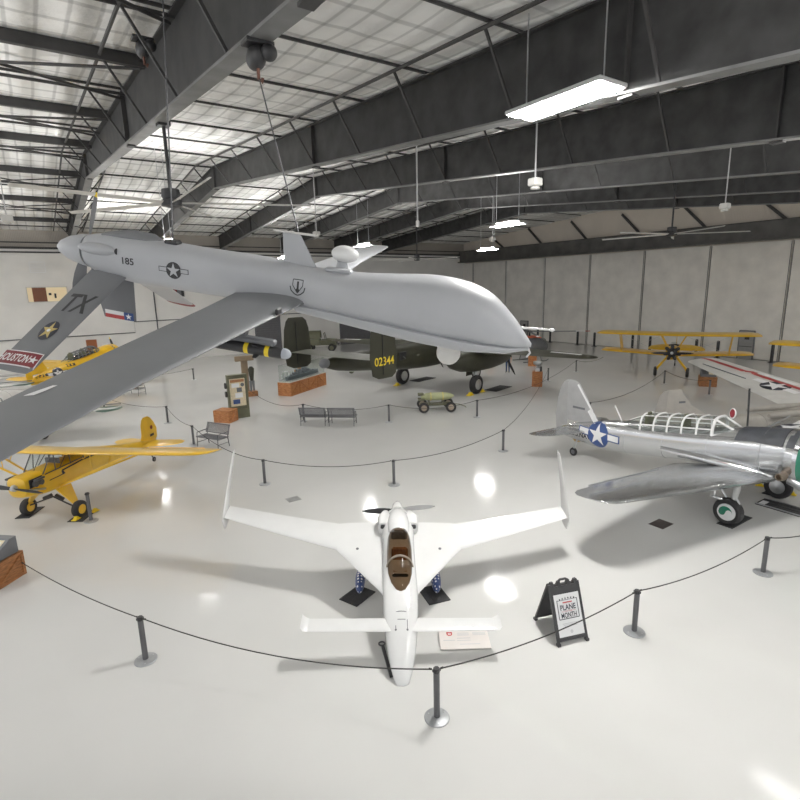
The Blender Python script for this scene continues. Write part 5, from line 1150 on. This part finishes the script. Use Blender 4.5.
def crate_geo(sx, sy, sz, mt, root, name='crate', z0=0.0):
    g = G(); g.box((0,0,z0+sz/2), (sx-.04,sy-.04,sz-.02)); o = g.obj(name, mt, root, 0)
    g = G(); b = .07
    for sg in (1, -1):
        for zz in (z0+b/2, z0+sz-b/2):
            g.box((0,sg*(sy/2-.01),zz), (sx,.03,b)); g.box((sg*(sx/2-.01),0,zz), (.03,sy,b))
        for s2 in (1, -1):
            g.box((s2*(sx/2-b/2),sg*(sy/2-.005),z0+sz/2), (b,.035,sz)); g.box((s2*(sx/2-.005),sg*(sy/2-b/2),z0+sz/2), (.035,b,sz))
        nx = max(1, round(sx/sz/1.3)); w = sx/nx
        for k in range(nx):
            xa, xb = -sx/2+k*w+b/2, -sx/2+(k+1)*w-b/2
            if k % 2: xa, xb = xb, xa
            g.beam((xa,sg*(sy/2-.008),z0+b), (xb,sg*(sy/2-.008),z0+sz-b), .06, .025, up=(0,0,1))
            if k: g.box((-sx/2+k*w,sg*(sy/2-.01),z0+sz/2), (.06,.03,sz))
        g.beam((sg*(sx/2-.008),-sy/2+b,z0+b), (sg*(sx/2-.008),sy/2-b,z0+sz-b), .06, .025, up=(0,0,1))
    g.obj('batten', mt, o, 0); return o
# information crate at the left edge, with a sloped display on top
root = thing('display_crate', 'wooden crate with a grey sloped display panel on top, cut by the left edge', 'display stand', (-9.76,11.36,0), R(-9))
crate_geo(1.05, .80, .60, M['crate'], root)
g = G(); g.prism([(-.46,-.36,.60),(-.46,.36,.60),(-.46,.36,1.0),(-.46,.20,1.0),(-.46,-.36,.70)], (.92,0,0)); wdg = g.obj('sloped_display', M['slate'], root, 0)
nrm = Vector((0,-.30,.56)).normalized()
decal('panel_print', [(rect2(-.38,-.26,.38,.26), M['cream']), (rect2(-.36,-.04,-.05,.22)+rect2(.0,-.22,.36,.0), mat('print_orange', (.55,.30,.12), .6, var=.3, scale=10)), (rect2(.02,.05,.34,.2)+rect2(-.34,-.2,-.06,-.09), M['paper'])], (0,-.08,.85), (1,0,0), (0,.56,.30), wdg, None, .004)
g = G(); g.box((.36,-.41,.06), (.16,.02,.12)); g.obj('cut_out', M['black'], root, 0)
# crate and tall picture stand
root = thing('wooden_crate', 'orange wooden crate at the foot of the tall picture display', 'crate', (-9.0,26.42,0), R(-18))
crate_geo(.92, .75, .62, M['crate2'], root)
def fspot(x, y): return (x, y, 0)
root = thing('picture_display', 'olive upright display case with pictures on a cream board, behind the orange crate', 'display stand', (-8.55,27.22,0), R(-58))
g = G(); g.box((0,0,1.15), (.16,1.0,2.1)); g.box((.04,-.47,1.15), (.34,.08,2.3), ch=.01); g.box((.04,.47,1.15), (.34,.08,2.3), ch=.01); g.box((.04,0,2.27), (.36,1.02,.07), ch=.01); g.box((.04,0,.04), (.40,1.0,.08)); cs = g.obj('case', M['olive2'], root, 0)
g = G(); g.box((.1,0,.25), (.24,.86,.42), ch=.01); g.obj('plinth', M['olive2'], cs, 0)
pc = []
decal('picture_board', [(rect2(-.40,-.72,.40,.74), M['cream']), (rect2(-.36,.55,.36,.70), M['tan']), (rect2(-.3,.28,.1,.5)+rect2(-.15,-.28,.25,-.02), M['paper']), (rect2(-.05,.02,.22,.26)+disc2(.10,.26,.40), M['slate']), (rect2(-.28,-.60,.08,-.36), M['blue'])], (.085,0,1.35), (0,1,0), (0,0,1), root, None, .006)
g = G()
for z in (1.75, 1.3): g.lathe([(.16,-.03),(.16,.03)], (-.05,-.58,z), (0,1,0), 14)
g.obj('side_reel', M['black'], root, 30)
root = thing('uniform_display', 'tall brown display stand with a header board and dark clothing, behind the picture display', 'display stand', (-9.75,32.9,0), R(-60))
g = G(); g.box((0,0,1.25), (.10,.42,2.5), ch=.01); g.box((.05,0,2.42), (.22,1.15,.32), ch=.02); st_ = g.obj('post_and_header', mat('header_brown', (.22,.16,.10), .55), root, 0)
g = G(); g.box((.1,.32,.16), (.55,.62,.32), ch=.01); g.obj('plinth', M['crate'], root, 0)
g = G(); g.fus([(1.0,0,.10,.10,.10,2),(1.4,0,.16,.10,.10,2),(1.75,0,.20,.12,.12,2),(1.9,0,.08,.08,.08,2)], 16); g.v = [(.24+z, .34+y, x) for x, y, z in g.v]; g.obj('jacket', M['olive'], root, 50)
g = G(); g.tube([(.24,.26,1.0),(.25,.25,.35)], [.09,.06], 10); g.tube([(.24,.42,1.0),(.25,.43,.35)], [.09,.06], 10); g.obj('trousers', M['slate'], root, 50)
# ship model in a glass case on a long crate
ang = math.atan2(36.9-32.8, -5.6-7.3+14.6) if False else math.atan2(4.0, 1.75)
root = thing('ship_display', 'long wooden crate carrying a glass case with a grey model warship', 'display case', (-6.42,34.55,0), ang)
crate_geo(4.25, .95, .85, M['crate2'], root)
g = G(); g.box((0,0,.875), (4.2,.92,.05)); g.obj('case_base', M['offwhite'], root, 0)
g = G(); g.box((0,0,1.42), (4.1,.84,1.04)); g.obj('glass_case', M['glass'], root, 0)
M['ship'] = mat('ship_grey', (.16,.18,.20), .5)
g = G(); g.rings([[(x,-w,1.16),(x,-w*.6,.93),(x,w*.6,.93),(x,w,1.16)] for x, w in ((-1.85,.10),(-1.4,.19),(0,.22),(1.1,.17),(1.9,.01))]); sh = g.obj('model_hull', M['ship'], root, 20)
g = G()
for x, a, h in ((-.9,.3,.18),(-.45,.4,.30),(.2,.35,.34),(.55,.25,.22)): g.box((x,0,1.16+h/2), (a,.2,h))
for x in (-.35,.25): g.tube([(x,0,1.3),(x,0,1.80)], .02, 6); g.box((x,0,1.62), (.02,.3,.02))
for x in (-1.3,.9,1.25): g.lathe([(.11,0),(.1,.09),(0,.1)], (x,0,1.16), (0,0,1), 12); g.tube([(x,.04,1.21),(x+.28*(1 if x>0 else -1),.04,1.22)], .012, 5); g.tube([(x,-.04,1.21),(x+.28*(1 if x>0 else -1),-.04,1.22)], .012, 5)
g.obj('model_superstructure', M['ship'], sh, 0)
g = G()
for i, x in enumerate((-1.8,-1.55,-1.2,-.8)): g.box((x,.36,1.15+.1*(i%2)), (.18,.02,.26+.1*(i%3)))
g.obj('display_card', M['paper'], root, 0)
g = G(); g.box((.2,.37,1.35), (.34,.02,.3)); g.box((-.3,.37,1.28), (.2,.02,.22)); g.obj('picture', mat('picture_orange', (.5,.25,.08), .6), root, 0)
# small crate by the striped wing
root = thing('small_display_crate', 'brown wooden crate with a sloped grey label panel in front of the striped wing', 'display stand', (19.5,32.75,0), R(-25))
crate_geo(.95, .85, .62, M['crate'], root)
g = G(); g.prism([(-.42,-.38,.62),(-.42,.38,.62),(-.42,.38,1.02),(-.42,.20,1.02),(-.42,-.38,.70)], (.84,0,0)); wg_ = g.obj('sloped_display', M['slate'], root, 0)
decal('panel_print', [(rect2(.02,-.2,.32,.2), M['cream']), (rect2(-.34,-.2,-.02,.2), M['darksteel'])], (0,-.09,.86), (1,0,0), (0,.58,.32), wg_, None, .004)
# wooden donation stands under the bomber wing
def stand(x, y, label, rz, top=True):
    root = thing('wooden_stand', label, 'display stand', (x,y,0), rz)
    crate_geo(.62, .55, .98, M['crate2'], root)
    if top:
        g = G(); g.box((0,0,1.10), (.3,.26,.24), ch=.02); g.tube([(0,0,1.2),(0,0,1.34)], .04, 8); pd = g.obj('mount', M['steel'], root, 0)
        g = G(); g.lathe([(.10,0),(.27,.12),(.30,.26),(.28,.30),(.26,.26),(.0,.16)], (0,0,1.34), (0,0,1), 18); g.obj('bowl', M['steel'], pd, 40)
        g = G(); g.box((.22,0,1.14), (.12,.2,.32), ch=.02); g.obj('side_box', M['black'], root, 0)
stand(9.02, 33.95, 'orange wooden stand with a metal bowl on top, in front of the bomber wing tip', R(-15))
stand(10.9, 42.7, 'low orange wooden stand far behind the bomber wing', R(-15), False)
stand(7.9, 45.3, 'small orange wooden stand beside the person in jeans, far back', R(10), False)
# metal benches
M['mesh'] = mat('bench_mesh_grey', (.17,.17,.18), .5, .5)
def bench(x, y, rz, label, w=1.35):
    root = thing('metal_bench', label, 'bench', (x,y,0), rz, 'grey metal mesh benches')
    g = G()
    for i in range(15): g.box((0,-.26+.037*i,.44), (w,.022,.014))
    g.tube([(-w/2,-.28,.44),(w/2,-.28,.44),(w/2,.28,.44),(-w/2,.28,.44),(-w/2,-.28,.44)], .018, 6); g.obj('seat', M['mesh'], root, 0)
    g = G()
    for i in range(11): g.box((0,.29+.012*i,.56+.034*i), (w,.012,.022))
    g.tube([(-w/2,.28,.54),(w/2,.28,.54),(w/2,.42,.93),(-w/2,.42,.93),(-w/2,.28,.54)], .02, 6); g.obj('backrest', M['mesh'], root, 0)
    for sg in (1, -1):
        g = G(); xx = sg*(w/2-.06)
        g.tube([(xx,-.30,0),(xx,-.28,.44),(xx,-.26,.64),(xx,.30,.66)], .018, 6); g.tube([(xx,.34,0),(xx,.28,.44),(xx,.42,.92)], .018, 6); g.tube([(xx,-.29,.2),(xx,.31,.2)], .014, 6); g.obj('leg_frame', M['darksteel'], root)
bench(-4.25, 25.35, R(180-8), 'left of two metal benches standing side by side below the bomber tail')
bench(-2.84, 25.16, R(180-6), 'right of two metal benches standing side by side, left of the bomb trolley')
bench(-8.15, 21.95, R(-28), 'single metal bench behind the yellow cabin plane wing tip')
bench(-17.5, 34.2, R(160), 'far metal bench just above the drone wing edge, left of the tall display stand')
# bomb trolley
root = thing('bomb_trolley', 'small four-wheeled trolley carrying a pale olive bomb', 'trolley', (1.95,27.75,0), R(3))
g = G(); g.beam((-.85,-.22,.36),(.85,-.22,.36), .06, .08); g.beam((-.85,.22,.36),(.85,.22,.36), .06, .08)
for x in (-.75,-.2,.35,.75): g.box((x,0,.36), (.07,.5,.06))
g.tube([(-.72,-.5,.26),(-.72,.5,.26)], .04, 8); g.tube([(.72,-.5,.26),(.72,.5,.26)], .04, 8)
for x in (-.4,.35): g.prism([(x-.04,-.24,.40),(x-.04,.24,.40),(x-.04,.20,.55),(x-.04,-.20,.55)], (.08,0,0))
g.tube([(.85,0,.34),(1.25,0,.30),(1.6,0,.16)], .03, 6); g.tube([(1.6,-.14,.14),(1.6,.14,.14)], .025, 6); g.obj('chassis', M['olive2'], root, 20)
for x in (-.72,.72):
    for y in (-.55,.55): wheel(root, (x,y,.28), .28, .15, mat('hub_tan_%d_%d' % (x*10, y*10), (.30,.24,.18), .6))
p_ = Vector((0,0,0))
root = thing('bomb', 'pale olive bomb lying on the small four-wheeled trolley', 'bomb', (1.95,27.75,.775), R(3))
g = G(); g.lathe([(.0,.98),(.06,.93),(.14,.80),(.19,.6),(.215,.35),(.215,-.35),(.19,-.55),(.13,-.75),(.10,-.82)], (0,0,0), (1,0,0), 24); g.obj('body', M['palegreen'], root, 50)
g = G(); g.torus((.35,0,0), (1,0,0), .216, .014, 24, 6); g.torus((-.3,0,0), (1,0,0), .216, .014, 24, 6); g.obj('band', M['chock'], root)
for k in range(4):
    a = PI/4+k*PI/2; c, q = math.cos(a), math.sin(a)
    g = G(); g.prism([(-.58,c*.16,q*.16),(-.98,c*.10,q*.10),(-.98,c*.26,q*.26),(-.72,c*.26,q*.26)], (0,-q*.015,c*.015)); g.obj('fin', M['olive2'], root, 0)
# army truck far back
root = thing('army_truck', 'olive wartime light truck parked by the white back wall behind the bomber fin', 'truck', (-8.35,56.6,0), R(2))
om, tm = M['olive2'], M['rubber']
g = G(); g.box((0,0,.75), (3.5,1.5,.14)); g.prism([(-1.75,-.8,.82),(-.05,-.8,.82),(-.05,-.8,1.30),(-1.75,-.8,1.30)], (0,1.6,0)); g.prism([(.62,-.62,.82),(1.72,-.55,.82),(1.72,-.55,1.22),(.62,-.62,1.32)], (0,1.2,0)); g.box((.35,0,1.0), (.6,1.5,.42)); g.obj('body', om, root, 0)
g = G(); g.rings([[(x,.78*math.cos(a),1.35+.85*max(0,math.sin(a))**.6) for a in [PI*i/10 for i in range(11)]] for x in (-1.75,-.9,0.0)], False, False); g.tube([(x,.79*math.cos(a),1.35+.86*max(0,math.sin(a))**.6) for x in (0.0,) for a in [PI*i/10 for i in range(11)]], .03, 6); g.obj('canvas_top', M['olive2'], root, 30)
g = G(); g.tube([(.55,-.7,1.25),(.40,-.7,1.95),(.40,.7,1.95),(.55,.7,1.25)], .035, 6); ws = g.obj('windscreen_frame', om, root)
g = G(); g.rings([[(.55,-.68,1.27),(.55,.68,1.27)],[(.40,-.68,1.93),(.40,.68,1.93)]], False, False); g.obj('windscreen', M['glass'], ws, 0)
for x in (-1.1,1.2):
    for y in (-.75,.75): wheel(root, (x,y,.40), .40, .22, M['olive2'])
for y in (-.72,.72):
    g = G(); g.rings([[(1.2+.55*math.cos(a), y-.14, .42+.5*math.sin(a)), (1.2+.55*math.cos(a), y+.14, .42+.5*math.sin(a))] for a in [PI*i/8 for i in range(9)]], False, False); g.obj('mudguard', om, root)
g = G(); g.box((1.76,0,1.0), (.05,1.0,.4)); g.box((1.9,0,.72), (.1,1.6,.16)); g.obj('grille', M['black'], root, 0)
# bollards in front of the hangar doors
BO = None
for (s, t), lb in {(47.6,41.6):'black bollard at the hangar doors, just right of the drone nose', (47.6,39.8):'black bollard behind the drone nose probe', (47.6,36.1):'black bollard at the hangar doors beneath the red-tipped rotor', (47.6,34.0):'black bollard at the hangar doors left of the biplane wing tip',
   (47.6,29.7):'black bollard behind the left lower wing of the biplane', (47.6,27.9):'black bollard close left of the biplane engine', (47.6,23.6):'black bollard close right of the biplane engine', (47.6,21.8):'black bollard left of the grey door in the hangar leaf', (47.6,17.7):'black bollard at the right edge beside the second biplane'}.items():
    if BO is None:
        BO = thing('door_bollard', lb, 'bollard', group='black bollards at the hangar doors')
        g = G(); g.lathe([(.12,0),(.12,1.35),(.10,1.45),(.0,1.48)], n=14); g.obj('post', M['black'], BO, 40)
        g = G(); g.box((0,0,.02), (.36,.36,.04)); g.obj('base_plate', M['black'], BO, 0); o = BO
    else: o = copy_tree(BO); o['label'] = lb
    o.location = W(s, t, 0); o.rotation_euler = (0,0,RZ)
# helicopter behind the bomber wing: rotor with a red and white tip
root = thing('helicopter', 'small helicopter mostly hidden behind the drone nose, rotor blade with white and red tip', 'helicopter', (11.5,45.6,0), R(20))
g = G(); g.fus([(1.6,1.25,.08,.08,.08,2),(1.4,1.25,.45,.42,.4,2.2),(.7,1.35,.72,.7,.6,2.4),(-.4,1.35,.72,.72,.6,2.4),(-1.2,1.5,.40,.45,.4,2.2),(-1.8,1.6,.12,.14,.14,2),(-4.6,1.7,.07,.08,.08,2)], 24); g.obj('fuselage', M['slate'], root, 50)
g = G(); g.fus([(1.55,1.3,.2,.2,.1,2),(1.2,1.4,.55,.52,.1,2.2),(.5,1.45,.70,.64,.1,2.3)], 20, off=.015); g.obj('canopy', M['glass'], root, 50)
g = G(); g.box((-.3,0,2.1), (1.6,1.0,.16), ch=.06); g.obj('engine_cover', mat('orange_red', (.55,.12,.06), .45), root, 0)
g = G(); g.tube([(-.2,0,2.1),(-.2,0,2.55)], .07, 10); g.lathe([(.2,0),(.2,.1),(0,.14)], (-.2,0,2.5), (0,0,1), 14); g.obj('rotor_mast', M['black'], root, 30)
for k in range(4):
    a = R(-25)+k*PI/2; d = Vector((math.cos(a),math.sin(a),0)); q = Vector((-d.y,d.x,0))
    def seg(f0, f1): 
        g = G(); g.rings([[Vector((-.2,0,2.56-.05*f))+d*(.15+4.9*f)+q*w*.15+Vector((0,0,h)) for w, h in ((-1,0),(0,.04),(1,0),(0,-.04))] for f in (f0, f1)]); return g
    bl = seg(0,.76).obj('rotor_blade', M['slate'], root, 0); seg(.76,.92).obj('white_band', M['paper'], bl, 0); seg(.92,1).obj('red_tip', bpy.data.materials['orange_red'], bl, 0)
for sg in (1, -1):
    g = G(); g.tube([(1.2,.85*sg,.18),(1.0,.85*sg,.05),(-1.3,.85*sg,.05)], .045, 8); g.tube([(.5,.5*sg,.9),(.5,.85*sg,.06)], .035, 6); g.tube([(-.6,.5*sg,.9),(-.6,.85*sg,.06)], .035, 6); g.obj('skid', M['slate'], root)
# drip tray, floor hatches
root = thing('drip_tray', 'long black slatted drip tray on the floor under the silver trainer engine', 'floor tray', (11.5,13.75,0), -.991)
g = G(); g.box((0,0,.02), (2.6,.62,.04), ch=.01); g.obj('tray', M['rubber'], root, 0)
g = G()
for i in range(3): g.box((0,-.2+.2*i,.045), (2.4,.10,.012))
g.obj('slat', M['matrub'], root, 0)
g = G()
for y in (-.30,.30): g.box((0,y,.045), (2.6,.03,.03))
g.obj('rim', M['steel'], root, 0)
g = G(); g.box((-1.15,-.1,.05), (.16,.3,.01)); g.obj('white_label', M['paper'], root, 0)
for x, y, sx, sy, rz, lb, m in ((-3.5,15.88,.42,.36,RZ,'small grey floor plate behind the white plane left wing','b'),(7.15,13.5,.55,.42,RZ,'dark brown floor hatch in front of the silver trainer wheel','d')):
    g = G(); g.box((0,0,.004), (sx,sy,.008), ch=.002)
    for k in range(4): g.box((0,-sy*.3+sy*.2*k,.009), (sx*.8,.02,.004))
    tag(g.obj('floor_hatch', mat('hatch_'+m, (.30,.30,.29) if m == 'b' else (.06,.045,.04), .5), None, 0, (x,y,0), rz), lb, 'floor hatch')
# parked white plane far behind the bomber tail: only a nose lamp and wing show
# ------------------------------------------------------------------ person in jeans behind the bomber wing
def person(x, y, rz, label):
    root = thing('person', label, 'person', (x,y,0), rz)
    V = []; E = []; RD = []
    def v(p, r): V.append(p); RD.append(r); return len(V)-1
    pel = v((0,0,.95), .145); ch = v((0,0,1.22), .15); ch2 = v((0,.01,1.40), .14); nk = v((0,0,1.50), .058); hd = v((0,.015,1.58), .075); hd2 = v((0,.02,1.66), .095); hd3 = v((0,.01,1.75), .06)
    E += [(pel,ch),(ch,ch2),(ch2,nk),(nk,hd),(hd,hd2),(hd2,hd3)]
    for sg in (1, -1):
        hip = v((.09*sg,0,.90), .10); kn = v((.10*sg,.01,.50), .065); an = v((.105*sg,-.01,.09), .045); toe = v((.12*sg,.14,.045), .04)
        sh = v((.19*sg,0,1.41), .065); el = v((.25*sg,-.03,1.14), .045); wr = v((.24*sg,.06,.90), .030); pm = v((.235*sg,.075,.82), .032)
        E += [(pel,hip),(hip,kn),(kn,an),(an,toe),(ch2,sh),(sh,el),(el,wr),(wr,pm)]
        for k in range(4):
            f = v((.235*sg, .05+.018*k, .72+.012*abs(k-1.4)), .0095); f2 = v((.232*sg,.052+.018*k,.775), .011); E += [(pm,f2),(f2,f)]
        th = v((.225*sg,.12,.79), .011); E += [(pm,th)]
    me = bpy.data.meshes.new('body'); me.from_pydata(V, E, []); o = bpy.data.objects.new('body', me); COL.objects.link(o); o.parent = root
    md = o.modifiers.new('skin', 'SKIN'); o.modifiers.new('sub', 'SUBSURF').levels = 1
    for i, sv in enumerate(me.skin_vertices[0].data): sv.radius = (RD[i], RD[i]); sv.use_root = (i == 0)
    dg = bpy.context.evaluated_depsgraph_get(); m2 = bpy.data.meshes.new_from_object(o.evaluated_get(dg)); o.modifiers.clear(); o.data = m2
    jeans, shirt, skin, hair, shoe = mat('jeans_blue', (.035,.07,.16), .8, var=.2, scale=20), mat('shirt_olive', (.10,.10,.075), .8), mat('skin_tone', (.50,.30,.21), .5), mat('hair_brown', (.05,.03,.02), .6), M['black']
    m2.materials.clear()
    for m in (skin, shirt, jeans, shoe): m2.materials.append(m)
    for pl in m2.polygons:
        c = pl.center; pl.use_smooth = True
        pl.material_index = 3 if c.z < .10 else 2 if (c.z < 1.0 and abs(c.x) < .20 and not (c.z > .69 and abs(c.x) > .185)) else 1 if (1.0 <= c.z < 1.50 and not (c.z < 1.18 and abs(c.x) > .20)) else 0
    g = G(); g.ell((0,0,1.74), (.092,.11,.085), 16, 10); g.obj('hair', hair, root, 60)
    g = G()
    for sg in (1, -1): g.ell((.035*sg,.108,1.685), (.012,.008,.009), 8, 6)
    g.obj('eyes', M['black'], root, 60)
    g = G(); g.ell((0,.115,1.655), (.014,.02,.02), 8, 6)
    for sg in (1, -1): g.ell((.095*sg,.01,1.66), (.012,.022,.03), 8, 6)
    g.obj('nose_and_ears', skin, root, 60)
    g = G(); g.ell((0,.105,1.615), (.024,.008,.006), 8, 6); g.obj('mouth', mat('lips', (.35,.13,.11), .5), root, 60)
person(8.25, 39.6, R(160), 'person in blue jeans and an olive shirt standing behind the bomber wing')
# ================================================================== camera, world
cam = bpy.data.objects.new('camera', bpy.data.cameras.new('camera')); COL.objects.link(cam)
cam.data.sensor_width = 36; cam.data.lens = 36*526.3/800; cam.data.clip_end = 300; cam.data.clip_start = .05
Pp, Rl = .2124, .0235
fw = Vector((0, math.cos(Pp), -math.sin(Pp))); u0 = Vector((0, math.sin(Pp), math.cos(Pp))); r0 = Vector((1,0,0))
rt = r0*math.cos(Rl) - u0*math.sin(Rl); up = r0*math.sin(Rl) + u0*math.cos(Rl)
mw = Matrix((rt, up, -fw)).transposed().to_4x4(); mw.translation = (0, 0, 6.6); cam.matrix_world = mw
sc = bpy.context.scene; sc.camera = cam
wd = bpy.data.worlds.new('world'); sc.world = wd; wd.use_nodes = True
wd.node_tree.nodes['Background'].inputs['Color'].default_value = (.97, .98, 1, 1); wd.node_tree.nodes['Background'].inputs['Strength'].default_value = AMB
sc.view_settings.view_transform = 'Standard'; sc.view_settings.look = 'None'; sc.view_settings.exposure = EXPO; sc.view_settings.gamma = 1.08
sc.cycles.use_denoising = True
sc.cycles.max_bounces = 8; sc.cycles.transparent_max_bounces = 24; sc.cycles.sample_clamp_indirect = 6
